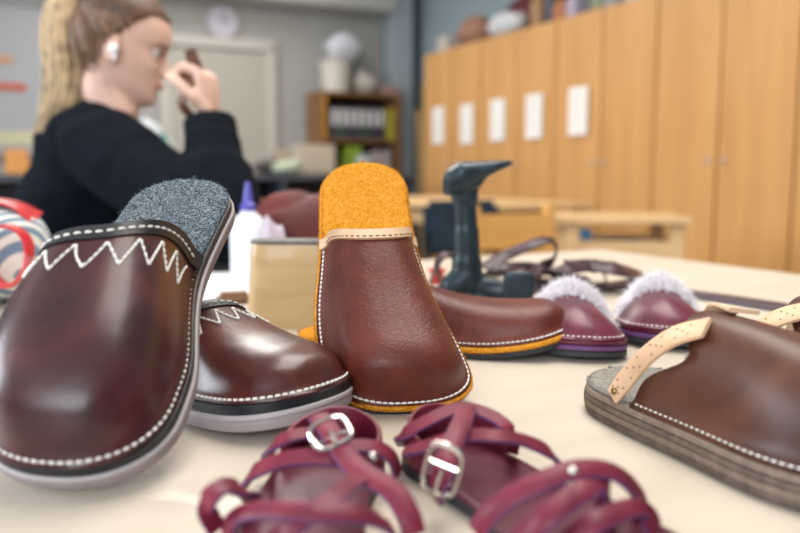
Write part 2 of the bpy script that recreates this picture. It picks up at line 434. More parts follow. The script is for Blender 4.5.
bag('tan_bundle', 'tan leather bundle on the cupboards, left of the maroon bag', 'bundle', plain('tan_bundle', (.33, .17, .11), .7), (.30, .36, .24), ontop(452, .25), RZ, 3)
bag('maroon_bag', 'large maroon bag lying on top of the cupboards', 'bag', plain('maroon_cloth', (.13, .022, .035), .7), (.36, .75, .33), ontop(487, .44), RZ, 2)
bag('white_bundle', 'white cloth bundle on the cupboards in front of the maroon bag', 'bundle', plain('white_cloth', (.55, .56, .58), .8), (.15, .42, .17), ontop(494, .09), RZ, 5)
m_ = [('brown_jar', 'brown jar on the cupboards right of the white bundle', 'jar', (.34, .19, .08), 519, .06, .24), ('dark_jar', 'dark bottle on the cupboards right of the brown jar', 'bottle', (.05, .06, .09), 531, .05, .28),
      ('rust_pot', 'small rust coloured pot on the cupboards', 'pot', (.45, .17, .06), 541, .06, .15), ('lilac_jar', 'lilac jar on the cupboards right of the rust pot', 'jar', (.42, .36, .46), 553, .06, .16),
      ('dark_tin', 'dark grey tin on the cupboards', 'tin', (.10, .10, .13), 566, .05, .2), ('green_jar', 'olive green jar on the cupboards', 'jar', (.25, .27, .16), 577, .06, .17),
      ('grey_tin', 'grey tin on the cupboards beside the olive jar', 'tin', (.28, .29, .32), 590, .06, .18), ('white_pot', 'white pot on the cupboards near where their top leaves the picture', 'pot', (.60, .60, .60), 612, .06, .13)]
for nm, lab, cat, col, px, r, hh in m_:
    m = MB(); m.lathe([(r * .9, 0), (r, .01), (r, hh * .7), (r * .75, hh * .82), (r * .7, hh)], (0, 0, 0), 20)
    tag(_place(m.build(nm, plain(nm, col, .45)), ontop(px, .14), 0), lab, cat)
# rolls leaning in the dark corner left of the cupboards
for i, (a, dd, r, col, hh) in enumerate(((.30, 1.0, .07, (.22, .17, .06), 1.75), (.44, .9, .06, (.12, .09, .05), 1.95), (.16, 1.1, .05, (.30, .21, .10), 1.5))):
    m = MB(); m.tube([(0, 0, 0), (.0, .12, hh)], [r, r], 20)
    tag(_place(m.build('fabric_roll', plain('roll%d' % i, col, .8)), W(a - .35, dd - .2), RZ), ['ochre brown roll standing in the dark corner', 'tallest dark brown roll standing in the corner', 'short tan roll leaning in the corner'][i], 'roll', 'rolls in the corner')

# ------------------------------------------------------------------ bookcase by the pillar
bc = thing('bookcase', 'brown wooden bookcase against the back wall left of the pillar', 'bookcase'); place(bc, -.66, .28, 0)
M_bc = wood('brown_wood', (.22, .10, .04), (.30, .145, .06), .5, 3, (1, 1, 9))
BWd, BH, BD = .84, 1.68, .34
for x in (-BWd / 2, BWd / 2): MB().box((x, 0, BH / 2), (.035, BD, BH), 0, 0, .003).build('side_panel', M_bc, bc)
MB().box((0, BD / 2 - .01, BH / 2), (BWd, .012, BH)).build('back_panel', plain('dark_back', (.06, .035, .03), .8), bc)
for z in (.08, .45, .82, 1.22, BH - .015): MB().box((0, 0, z), (BWd - .04, BD - .02, .03), 0, 0, .003).build('shelf', M_bc, bc)
MB().box((-.37, -.14, 1.44), (.04, .03, .42), 0, 0, .004).build('edge_strip', plain('orange_strip', (.60, .30, .05), .5), bc)
for i in range(7):
    col = [(.06, .06, .07), (.05, .09, .06), (.05, .05, .08)][i % 3]
    b = thing('ring_binder', 'dark ring binder on the upper shelf, ' + ['leftmost of the seven', 'second from the left', 'third from the left', 'middle one of the seven', 'third from the right', 'second from the right', 'rightmost of the seven'][i], 'binder', group='ring binders on the upper shelf'); place(b, -.66 - .27 + i * .083, .31, 1.236)
    MB().box((0, 0, .15), (.072, .24, .30), 0, 0, .004).build('cover', plain('binder%d' % (i % 3), col, .5), b)
    MB().box((0, -.122, .205), (.05, .003, .15), 0, 0, 0).build('spine_label', plain('label_white', (.68, .66, .68), .7, vary=.02), b)
for i, (x, w, hh, col, lab) in enumerate(((.28, .09, .30, (.42, .36, .05), 'yellow folder at the right end of the upper shelf'),)):
    tag(place(MB().box((0, 0, hh / 2), (w, .22, hh), 0, 0, .004).build('folder', plain('folder_y', col, .5)), -.66 + x + .06, .31, 1.236), lab, 'folder')
tag(place(MB().box((0, 0, .165), (.15, .2, .33), 0, 0, .01).build('green_box', plain('lime_box', (.24, .36, .04), .5)), -.72, .34, .836), 'lime green box on the middle shelf of the bookcase', 'box')
d = MB(); d.tube([(0, 0, 0), (0, -.02, 0)], [.07, .07], 24); tag(place(d.build('white_disc', plain('disc_white', (.62, .68, .72), .4)), -.66, .47, 1.02), 'round white lid leaning on the lime green box', 'lid')
for i in range(6):
    hh = .26 + .02 * (i % 3)
    tag(place(MB().box((0, 0, hh / 2), (.03, .2, hh), 0, 0, .002).build('magazine', plain('mag%d' % i, [(.5, .42, .40), (.55, .5, .48), (.42, .33, .33), (.5, .3, .3), (.5, .48, .44), (.4, .38, .38)][i], .5)), -.52 + i * .036, .32, .836),
        'pale magazine on the middle shelf, ' + ['next to the green box', 'second from the green box', 'third from the green box', 'fourth from the green box', 'fifth from the green box', 'farthest right'][i], 'magazine', 'magazines on the middle shelf')
# on top of the bookcase
m = MB(); m.lathe([(.12, 0), (.13, .01), (.155, .27), (.165, .28), (.165, .30), (.15, .30)], seg=28)
tag(place(m.build('white_bucket', plain('bucket', (.62, .58, .52), .6)), -.86, .3, 1.68), 'white bucket on the left end of the bookcase', 'bucket')
bag('plastic_bag', 'crumpled white plastic bag on the white bucket', 'bag', plain('white_plastic', (.60, .62, .68), .35), (.36, .3, .24), W(-.78, .3, 1.985), RZ, 8)
bag('cream_bundle', 'cream cloth bundle on the middle of the bookcase top', 'bundle', plain('cream_cloth', (.50, .46, .40), .8), (.22, .24, .22), W(-.545, .3, 1.68), RZ, 4)
bx('flat_box', 'flat dusky pink box on the right end of the bookcase', 'box', plain('dusky_box', (.36, .24, .22), .7), (.2, .24, .09), W(-.31, .3, 1.68))

# ------------------------------------------------------------------ dark workbench in front of the back wall
wbch = thing('sideboard', 'long dark grey sideboard with open shelves behind the seated person', 'sideboard'); place(wbch, -3.6, 1.9, 0)
M_dg = plain('dark_grey_laminate', (.055, .065, .085), .5, vary=.1)
LW = 5.2
MB().box((0, 0, .885), (LW, .6, .04), 0, 0, .004).build('worktop', M_dg, wbch)
MB().box((0, .27, .45), (LW - .04, .02, .82)).build('back_panel', M_dg, wbch)
for z in (.12, .52): MB().box((0, 0, z), (LW - .04, .54, .025)).build('shelf', M_dg, wbch)
for k in range(6): MB().box((-LW / 2 + .015 + k * (LW - .03) / 5, 0, .435), (.03, .56, .86)).build('side_panel', M_dg, wbch)
cols = [(.60, .58, .62), (.52, .22, .28), (.62, .33, .12), (.56, .52, .44), (.20, .28, .42), (.62, .62, .60), (.42, .12, .12), (.50, .42, .18)]
nmz = ['white', 'pink', 'orange', 'cream', 'blue', 'pale grey', 'red', 'mustard']
rnd = random.Random(4)
k = 0
for j, x in enumerate([2.42, 2.24, 2.06, 1.86, 1.68, 1.42, 1.22]):
    ci = [2, 0, 1, 5, 3, 2, 4][j]; hh = rnd.uniform(.14, .26)
    tag(place(MB().box((0, 0, hh / 2), (.15, .3, hh), 0, 0, .006).build('storage_box', plain('sb%d' % ci, cols[ci], .6)), -3.6 + x, 1.98, .5325),
        nmz[ci] + ' box on the upper shelf of the sideboard, ' + ['rightmost', 'second from the right', 'third from the right', 'fourth from the right', 'third from the left', 'second from the left', 'leftmost'][j], 'box')
def topb(px, back=1.75): # place on the sideboard top seen at px
    k = (px - 400) / FP; o = W(0, back); s = (k * o.y - o.x) / (A_.x - k * A_.y); return o + A_ * s + Vector((0, 0, .905))
bx('cream_carton', 'cream carton on the right end of the sideboard', 'box', plain('cream_carton', (.44, .38, .30), .7), (.28, .2, .22), topb(314, 1.8))
bx('tan_carton', 'shorter tan carton behind the cream carton on the sideboard', 'box', plain('tan_carton', (.40, .32, .24), .7), (.22, .16, .19), topb(289, 1.55))
bag('knit_hat', 'small dark hat lying on the sideboard', 'cap', plain('knit_hat', (.07, .06, .06), .8), (.26, .2, .10), topb(272), RZ, 2)
bag('pale_green_cloth', 'pale green cloth on the sideboard left of the cartons', 'cloth', plain('pale_green', (.36, .42, .32), .8), (.22, .16, .10), topb(288, 2.05), RZ, 6)
m = MB(); m.lathe([(.035, 0), (.045, .01), (.045, .20), (.03, .24), (.02, .25), (.02, .29)], seg=20)
tag(_place(m.build('green_bottle', plain('green_plastic', (.03, .20, .16), .3)), topb(166), 0), 'dark green bottle on the sideboard seen past the raised arm', 'bottle')
bag('grey_bag', 'pale grey plastic bag on the sideboard by the green bottle', 'bag', plain('grey_plastic', (.45, .48, .50), .4), (.3, .2, .36), topb(155, 1.6), RZ, 9)
bx('orange_carton', 'orange box at the left end of the sideboard', 'box', plain('orange_carton', (.60, .27, .07), .6), (.14, .12, .16), topb(20))
bx('ochre_carton', 'small ochre box on the sideboard beside the orange box', 'box', plain('ochre_carton', (.5, .30, .12), .6), (.10, .10, .08), topb(41))

# ------------------------------------------------------------------ wooden furniture in the middle of the room
M_pine = wood('pine', (.62, .40, .19), (.74, .52, .28), .5, 3, (1, 9, 9))
def small_table(label, loc, rz, w, dp, hh, leg, top=.022, rail=None, group=None):
    t = thing('wooden_table', label, 'table', loc, (0, 0, rz), group)
    MB().box((0, 0, hh - top / 2), (w, dp, top), 0, 0, .004).build('tabletop', M_pine, t)
    for sx in (-1, 1):
        for sy in (-1, 1):
            MB().box((sx * (w / 2 - leg), sy * (dp / 2 - leg), (hh - top) / 2), (leg, leg, hh - top), 0, 0, .003).build('leg', M_pine, t)
    if rail: MB().box((0, 0, rail[0] - .03), (w - 1.4 * leg, dp - 1.4 * leg, .014), 0, 0, .002).build('shelf', M_pine, t)
    for z in rail or ():
        for sy in (-1, 1): MB().box((0, sy * (dp / 2 - leg), z), (w - 2 * leg, .02, .05), 0, 0, .003).build('rail', M_pine, t)
        for sx in (-1, 1): MB().box((sx * (w / 2 - leg), 0, z), (.02, dp - 2 * leg, .05), 0, 0, .003).build('rail', M_pine, t)
    return t
small_table('pale pine table with open side rails in front of the cupboards', (.90, 3.22, 0), -.10, .50, .42, .745, .05, .026, (.625, .2))
small_table('long pine worktable behind the iron shoe last', (.35, 4.55, 0), RZ - PI / 2, 1.5, .75, .76, .06, .03, (.68,))
# honey coloured stool and box
st = thing('wooden_chair', 'low honey coloured wooden chair left of the pale pine table', 'chair', (.50, 2.75, 0), (0, 0, .5))
M_honey = wood('honey_wood', (.62, .33, .09), (.74, .43, .14), .4, 3, (1, 9, 9))
MB().box((0, 0, .45), (.40, .38, .03), 0, 0, .01).build('seat', M_honey, st)
for sx in (-1, 1):
    MB().box((sx * .17, -.16, .22), (.035, .035, .44), 0, 0, .004).build('leg', M_honey, st)
    MB().box((sx * .17, .17, .40), (.035, .035, .80), 0, 0, .004).build('leg', M_honey, st)
MB().box((0, .17, .70), (.36, .022, .13), 0, 0, .006).build('backrest', M_honey, st)
MB().box((0, .17, .56), (.34, .02, .05), 0, 0, .006).build('rail', M_honey, st)
# blue padded school chairs
def office_chair(label, loc, rz):
    c = thing('padded_chair', label, 'chair', loc, (0, 0, rz), None)
    M_dk = plain('dark_blue_fabric', (.02, .035, .055), .8, vary=.2)
    MB().box((0, 0, .46), (.42, .42, .05), 0, 0, .022).build('seat', M_dk, c)
    MB().box((0, .20, .715), (.30, .045, .20), 0, 0, .02).build('backrest', M_dk, c)
    for sx in (-1, 1):
        m = MB(); m.tube(spline([(sx * .19, -.2, 0), (sx * .19, -.18, .44), (sx * .14, .18, .44), (sx * .14, .215, .70)]), .011, 10); m.build('frame', plain('black_metal', (.03, .03, .03), .35, .8), c)
        m = MB(); m.tube([(sx * .19, .12, .44), (sx * .19, .24, 0)], .011, 10); m.build('leg', MATS['black_metal'], c)
    return c
office_chair('dark blue padded chair with its back to the table, behind the iron shoe last', (.17, 3.1, 0), .3 + PI)
bx('blue_tin', 'small bright blue tin on the pine worktable', 'tin', plain('bright_blue', (.08, .30, .58), .4), (.06, .05, .09), Vector((.745, 3.16, .6025)), -.1)
bx('grey_book', 'grey blue book lying on the pale pine table shelf rail', 'book', plain('grey_book', (.20, .22, .32), .6), (.20, .14, .04), Vector((.90, 3.22, .6025)), .2)

# where each piece of footwear stands: heel point, then yaw, pitch, roll in degrees
POSE = {
    'A': ((-.1638, .6371, .898), (174.15, -33.08, -2.57)),
    'B': ((-.2595, .655, .7505), (234, 0, 0)),
    'C': ((-.0349, .7300, .9200), (190.5, -45.2, 1.4)),
    'D': ((-.100, .748, .7505), (-93, 0, 0)),
    'E': ((.196, .862, .7512), (168, 0, 0)),
    'F': ((.309, .902, .7512), (162, 0, 0)),
    'G': ((.160, .580, .7505), (-152.5, 0, 0)),
    'H': ((.253, .640, .7505), (-152.5, 0, 0)),
    'S': ((-.033, .450, .7505), (176, 0, 0)),
    'T': ((.016, .454, .7505), (206, 0, 0)),
}
# ------------------------------------------------------------------ the worktable
TC = Vector((.445, 1.72, 0)); TU = -A_; TV = N_          # far right corner and the table's two directions
wt = thing('worktable', 'large pale birch worktable that carries all the shoes', 'table', TC + TU * 1.05 + TV * .95, (0, 0, RZ))
M_birch = wood('birch_top', (.55, .475, .39), (.62, .545, .455), .5, 2.2, (1.2, 9, 9), coat=.15)
MB().box((0, 0, TZ - .0125), (2.1, 1.9, .025), 0, 0, .004).build('tabletop', M_birch, wt)
for sy in (-1, 1): MB().box((0, sy * .88, TZ - .065), (1.9, .022, .08), 0, 0, .002).build('apron', M_birch, wt)
for sx in (-1, 1): MB().box((sx * .98, 0, TZ - .065), (.022, 1.74, .08), 0, 0, .002).build('apron', M_birch, wt)
for sx in (-1, 1):
    for sy in (-1, 1): m = MB(); m.tube([(sx * .96, sy * .86, 0), (sx * .96, sy * .86, TZ - .025)], .022, 16); m.build('leg', MATS['aluminium'], wt)

# ------------------------------------------------------------------ footwear
M_clog = leather('dark_patina_leather', (.016, .005, .007), (.054, .012, .014), (.125, .030, .024), .34, .30, 14, .10, .06, 3)
M_clogb = leather('dark_patina_leather_b', (.022, .006, .006), (.066, .012, .009), (.15, .028, .016), .30, .35, 14, .10, .06, 9)
M_red = leather('chestnut_leather', (.080, .012, .007), (.110, .018, .010), (.145, .028, .016), .42, .10, 30, .3, .30, 1, .3)
M_brn = leather('brown_waxed_leather', (.028, .009, .005), (.065, .020, .010), (.125, .044, .021), .40, .15, 12, .15, .1, 5, .3)
M_blk = leather('black_leather', (.006, .007, .010), (.012, .014, .019), (.025, .028, .035), .4, .05, 30, .3, .1)
M_burg = leather('burgundy_leather', (.09, .006, .020), (.155, .012, .032), (.24, .024, .048), .45, .05, 25, .2, .15)
M_burgd = leather('burgundy_insole', (.05, .005, .016), (.095, .009, .028), (.15, .018, .042), .38, .12, 12, .2, .15)
M_pink = leather('raspberry_leather', (.06, .007, .020), (.12, .012, .032), (.21, .03, .06), .36, .2, 20, .2, .15, 2)
M_purp = plain('purple_edge', (.13, .045, .15), .6, vary=.2)
M_tan = leather('veg_tan_leather', (.56, .34, .19), (.66, .43, .27), (.74, .52, .35), .5, .05, 20, .2, .05)
M_grub = plain('grey_rubber', (.30, .25, .26), .6, vary=.10, scale=60, bump=.2)
M_grub2 = plain('pale_rubber', (.44, .40, .41), .6, vary=.06, scale=60)
M_brub = plain('black_rubber', (.022, .024, .028), .65, vary=.15, scale=200, bump=.4)
M_thread = plain('white_thread', (.82, .80, .74), .8, vary=.04, scale=300)
M_dthread = plain('dark_thread', (.07, .055, .05), .8)
M_fgrey = felt('grey_felt', (.008, .014, .020), (.055, .075, .095), (.40, .46, .52), 420)
M_flg = felt('light_grey_felt', (.17, .15, .13), (.30, .28, .25), (.46, .43, .40), 420)
M_forg = felt('orange_felt', (.48, .16, .007), (.66, .265, .018), (.82, .41, .07), 300)
M_fur = plain('white_fur', (.86, .82, .85), .9, vary=.02)
M_stack = plain('stacked_leather', (.13, .092, .072), .75, vary=.4, scale=140, bump=.5)
M_stackl = plain('stacked_leather_pale', (.20, .145, .11), .75, vary=.25, scale=140, bump=.5)

def slab(s, rings, n=44, k=8, front=0.0):
    """sole layer: rings of (outline offset, z) from bottom to top, capped"""
    m = MB(); R = []
    def rp(t, sd, off, z):
        x, y, zz = s.rim(t, sd, off, z)
        if front:      # tucked in under the upper
            q = front * smooth(s.to_s - abs(s.skew) - .06, s.to_s + .02, t); x += -sd * min(q, abs(x - s.cx(t)) * .9); y -= q * smooth(.75, 1, t)
        return (x, y, zz)
    for off, z in rings:
        L_, R_ = [], []
        for t in s.ts(n, off):
            L_.append(rp(t, -1, off, z)); R_.append(rp(t, 1, off, z))
        loop = L_ + R_[::-1][1:-1]
        R.append(loop)
    N = len(R[0]); v = [p for r in R for p in r]; f = []
    for i in range(len(R) - 1):
        for j in range(N): f.append((i * N + j, i * N + (j + 1) % N, (i + 1) * N + (j + 1) % N, (i + 1) * N + j))
    m.add(v, f)
    for (off, z) in (rings[0], rings[-1]):
        v = []; f = []
        for t in s.ts(n, off):
            a = Vector(rp(t, -1, off, z)); b = Vector(rp(t, 1, off, z))
            for q in range(k + 1): v.append(a.lerp(b, q / k))
        for i in range(n):
            for q in range(k):
                w = (i * (k + 1) + q, i * (k + 1) + q + 1, (i + 1) * (k + 1) + q + 1, (i + 1) * (k + 1) + q)
                f.append(w)
        m.add(v, f)
    return m
def fuzz(m, s, off, z, count, ln, t0=0, t1=1, rnd=None, edge=.35):
    """short wool fibres standing out of the felt"""
    rnd = rnd or random.Random(3)
    for _ in range(count):
        t = t0 + (t1 - t0) * rnd.random()
        t = max(.004, min(.996, t)); w = s.hw(t, off)
        e = rnd.random() < edge
        a = (rnd.choice((-1, 1)) if e else rnd.uniform(-1, 1))
        p = Vector((s.cx(t) + a * w, t * s.L, z + s.zs(t) - (rnd.random() * .003 if e else 0)))
        d = Vector((rnd.gauss(0, 1) + (a * 1.2 if e else 0), rnd.gauss(0, 1) - (1.2 if t < .05 else 0), rnd.random() * (.8 if e else .45))).normalized()
        l = ln * rnd.uniform(.4, 1.2); sd = d.cross(Vector((rnd.random(), rnd.random(), rnd.random()))).normalized() * .00016
        q = p + d * l * .5 + Vector((rnd.gauss(0, 1), rnd.gauss(0, 1), rnd.gauss(0, 1))) * l * .12
        m.add([p - sd, p + sd, q + sd, q - sd, p + d * l], [(0, 1, 2, 3), (3, 2, 4)])
def upper_mesh(s, nu=26, nph=44, out=0.0, u1=1.0):
    m = MB(); v = []; f = []
    for i in range(nu + 1):
        for j in range(nph + 1): v.append(s.S(u1 * i / nu, PI * j / nph))
    for i in range(nu):
        for j in range(nph): f.append((i * (nph + 1) + j, i * (nph + 1) + j + 1, (i + 1) * (nph + 1) + j + 1, (i + 1) * (nph + 1) + j))
    return m.add(v, f)
def normal_at(s, u, ph, e=1e-3):
    u = min(max(u, .002), .97); ph = min(max(ph, .01), PI - .01)
    a = Vector(s.S(u + e, ph)) - Vector(s.S(u - e, ph)); b = Vector(s.S(u, ph + e)) - Vector(s.S(u, ph - e))
    n = b.cross(a)
    if n.length < 1e-12: return Vector((0, 0, 1))
    n.normalize(); c = Vector(s.S(u, PI / 2)); c.z = s.th
    return n if n.dot(Vector(s.S(u, ph)) - c) > 0 else -n
def dashes(m, pts, nrm, ln, gap, r, lift=0.0):
    """a row of stitches along pts"""
    P = [Vector(p) + n * lift for p, n in zip(pts, nrm)]
    D = [0]
    for a, b in zip(P, P[1:]): D.append(D[-1] + (b - a).length)
    tot = D[-1]; k = max(1, int(tot / (ln + gap))); stp = tot / k; ln = stp * ln / (ln + gap)
    def pos(d):
        for i in range(len(D) - 1):
            if D[i + 1] >= d: break
        q = (d - D[i]) / max(1e-9, D[i + 1] - D[i]); return P[i].lerp(P[i + 1], q), nrm[i]
    for i in range(k):
        pts3 = []
        for q in (0, .18, .5, .82, 1):
            p, n = pos(i * stp + (stp - ln) / 2 + ln * q); pts3.append(p - n * (r * .9 if q in (0, 1) else 0))
        m.tube(pts3, [r * .6, r, r * 1.1, r, r * .6], 6)
def strip_on(s, u0, u1, ph0, ph1, lift, th, nph=44, nu=4):
    """a band of leather following the upper's surface near the opening"""
    m = MB(); v = []; f = []
    for i in range(nu + 1):
        for j in range(nph + 1):
            u = lerp(u0, u1, i / nu); ph = lerp(ph0, ph1, j / nph)
            n = normal_at(s, max(u, .002), ph); p = Vector(s.S(max(u, 0), ph))
            if u < 0: p.y += u * s.L * 1.2
            v.append(p + n * lift)
    nv = len(v)
    for i in range(nu + 1):
        for j in range(nph + 1):
            u = lerp(u0, u1, i / nu); ph = lerp(ph0, ph1, j / nph)
            v.append(v[i * (nph + 1) + j] - normal_at(s, max(u, .002), ph) * th)
    q = lambda i, j, b=0: b * nv + i * (nph + 1) + j
    for i in range(nu):
        for j in range(nph):
            f.append((q(i, j), q(i, j + 1), q(i + 1, j + 1), q(i + 1, j))); f.append((q(i, j, 1), q(i + 1, j, 1), q(i + 1, j + 1, 1), q(i, j + 1, 1)))
    for j in range(nph):
        f.append((q(0, j), q(0, j, 1), q(0, j + 1, 1), q(0, j + 1))); f.append((q(nu, j), q(nu, j + 1), q(nu, j + 1, 1), q(nu, j, 1)))
    for i in range(nu):
        f.append((q(i, 0), q(i + 1, 0), q(i + 1, 0, 1), q(i, 0, 1))); f.append((q(i, nph), q(i, nph, 1), q(i + 1, nph, 1), q(i + 1, nph)))
    return m.add(v, f)
def rim_path(s, off, z, ta, tb_side, n=90):
    """along the welt from the opening round the toe and back: points, normals"""
    pts = []; b = 1 + off / s.L
    for i in range(n + 1):
        t = ta + (b - ta) * math.sin(i / n * PI / 2); pts.append(Vector(s.rim(min(t, b - 1e-5), 1, off, z)))
    for i in range(n - 1, -1, -1):
        t = tb_side + (b - tb_side) * math.sin(i / n * PI / 2); pts.append(Vector(s.rim(min(t, b - 1e-5), -1, off, z)))
    return pts, [Vector((0, 0, 1))] * len(pts)
def pose_empty(name, label, cat, pose, group=None):
    (x, y, z), (yaw, pitch, roll) = pose
    e = thing(name, label, cat, (x, y, z), (0, 0, 0), group)
    M = Matrix.Rotation(math.radians(yaw), 4, 'Z') @ Matrix.Rotation(math.radians(pitch), 4, 'X') @ Matrix.Rotation(math.radians(roll), 4, 'Y')
    e.rotation_euler = M.to_euler(); return e

def zigzag_clog(label, pose, s, mat, seed):
    e = pose_empty('clog', label, 'clog', pose, 'dark clogs with white zigzag stitching')
    # layered sole
    slab(s, [(-.006, 0), (-.001, .0015), (0, .005), (-.001, .0085)]).build('outsole', M_grub, e)
    slab(s, [(-.0015, .0085), (0, .009), (0, .0112), (-.001, .012)]).build('rubber_welt', M_grub2, e)
    slab(s, [(-.002, .012), (-.0015, .0125), (-.0015, s.th - .001), (-.003, s.th)]).build('midsole', M_blk, e)
    m = slab(s, [(-.004, s.th - .0005), (-.0025, s.th + .002), (-.006, s.th + .004)], 60, 14, .008); fuzz(m, s, -.0035, s.th + .003, 2600, .003, 0, .42, random.Random(seed), .25)
    m.build('felt_footbed', M_fgrey, e)
    up = upper_mesh(s).build('upper', mat, e, sharp=60); mod(up, 'SOLIDIFY', thickness=.0022, offset=-1 if up.data.polygons[200].normal.z > 0 else 1)
    strip_on(s, -.010, .042, .0, PI, .0012, .0034).build('collar_binding', M_blk, e, sharp=50)
    m = MB()
    us = .016; ph = [.05 + (PI - .1) * i / 80 for i in range(81)]
    dashes(m, [s.S(us, a) for a in ph], [normal_at(s, us, a) for a in ph], .0042, .0022, .0008, .0014)
    pts, nr = rim_path(s, -.0042, s.th + .0022, s.to_s + .01, s.to_s + .01)
    # the row sits on the skirt of the upper
    dashes(m, pts, nr, .0034, .0013, .0009, .0004)
    m.build('edge_stitching', M_thread, e)
    m = MB(); K = 9
    pk = []
    fa = [.10 + (PI - .20) * i / 200 for i in range(201)]; fp = [Vector(s.S(.1, a)) for a in fa]; al = [0]   # peaks evenly spaced over the leather
    for p, q in zip(fp, fp[1:]): al.append(al[-1] + (q - p).length)
    for i in range(2 * K + 1):
        a = fa[min(range(201), key=lambda j: abs(al[j] - al[-1] * i / (2 * K)))]; pk.append((.060 if i % 2 == 0 else .155, a))
    for (u0, a0), (u1, a1) in zip(pk, pk[1:]):
        q = [(lerp(u0, u1, j / 8), lerp(a0, a1, j / 8)) for j in range(9)]
        P_ = [s.S(u, a) for u, a in q]; N1 = [normal_at(s, u, a) for u, a in q]
        dashes(m, P_, N1, .0034, .0006, .00085, .0004)
    m.build('zigzag_embroidery', M_thread, e)
    return e
hz = ((.3, .072), (.46, .067), (.6, .062), (.75, .055), (.88, .047), (1, .04))
sA = Last(L=.285, side=1, skew=.062, to_c=.535, to_s=.415, ball=.060, heel=.041, waist=.044, h=hz, e=.68, e2=.85, th=.019, inset=.008, flare=.006)
sB = Last(L=.27, side=-1, to_c=.53, to_s=.49, ball=.057, heel=.041, waist=.044, h=((.3, .066), (.46, .060), (.6, .046), (.75, .034), (.88, .029), (1, .028)), skew=-.02, blunt=.76, e=.78, e2=.95, th=.019, inset=.008, flare=.006)
zigzag_clog('dark brown zigzag-stitched clog leaning heel up in the left foreground, grey felt showing', POSE['A'], sA, M_clog, 1)
zigzag_clog('dark brown zigzag-stitched clog lying flat on the table behind the leaning one', POSE['B'], sB, M_clogb, 2)

def felt_slipper(label, pose, s, seed):
    e = pose_empty('slipper', label, 'slipper', pose, 'chestnut slippers with orange felt footbeds')
    slab(s, [(-.004, 0), (-.0005, .001), (0, .0045), (-.001, .0058)]).build('rubber_sole', M_brub, e)
    m = slab(s, [(-.001, .0058), (.0005, .007), (.0003, s.th - .0015), (-.001, s.th)], 60, 4); fuzz(m, s, 0, s.th - .003, 1500, .0022, 0, 1, random.Random(seed), 1)
    m.build('felt_midsole', M_forg, e)
    m = slab(s, [(-.003, s.th), (-.0015, s.th + .001), (-.003, s.th + .004), (-.006, s.th + .0046)], 60, 16, .009); fuzz(m, s, -.003, s.th + .0035, 3000, .0030, 0, .40, random.Random(seed + 1), .4)
    m.build('felt_footbed', M_forg, e)
    up = upper_mesh(s, 30, 50).build('upper', M_red, e, sharp=60); mod(up, 'SOLIDIFY', thickness=.002, offset=-1 if up.data.polygons[200].normal.z > 0 else 1)
    strip_on(s, -.014, .024, .0, PI, .0022, .0034, 50, 5).build('collar', M_tan, e, sharp=50)
    m = MB(); us = .014; ph = [.12 + (PI - .24) * i / 80 for i in range(81)]
    dashes(m, [s.S(us, a) for a in ph], [normal_at(s, us, a) for a in ph], .0032, .0018, .0004, .0024); m.build('collar_stitching', M_dthread, e)
    m = MB(); pts, nr = rim_path(s, -.0035, s.th + .0022, s.to_s + .01, s.to_s + .01); dashes(m, pts, nr, .0036, .0008, .00075, .0008)
    m.build('edge_stitching', M_thread, e)
    return e
hs = ((.25, .052), (.4, .050), (.55, .049), (.7, .046), (.85, .042), (1, .040))
sC = Last(L=.262, side=1, blunt=.82, to_c=.49, to_s=.37, ball=.054, heel=.0395, waist=.042, h=hs, e=.72, e2=.9, th=.011, inset=.008, flare=.007, spring=.020, bt=.76, toe_n=2.6)
sD = Last(L=.266, side=-1, blunt=.84, to_c=.45, to_s=.36, ball=.0545, heel=.0385, waist=.041, h=((.25, .054), (.45, .049), (.6, .039), (.75, .032), (.9, .027), (1, .026)), e=.62, e2=.7, th=.011, inset=.008, flare=.007, spring=.018)
felt_slipper('chestnut leather slipper standing on its toe, orange felt footbed facing out', POSE['C'], sC, 1)
felt_slipper('chestnut leather slipper lying on its sole behind the upright one, toe to the right', POSE['D'], sD, 3)

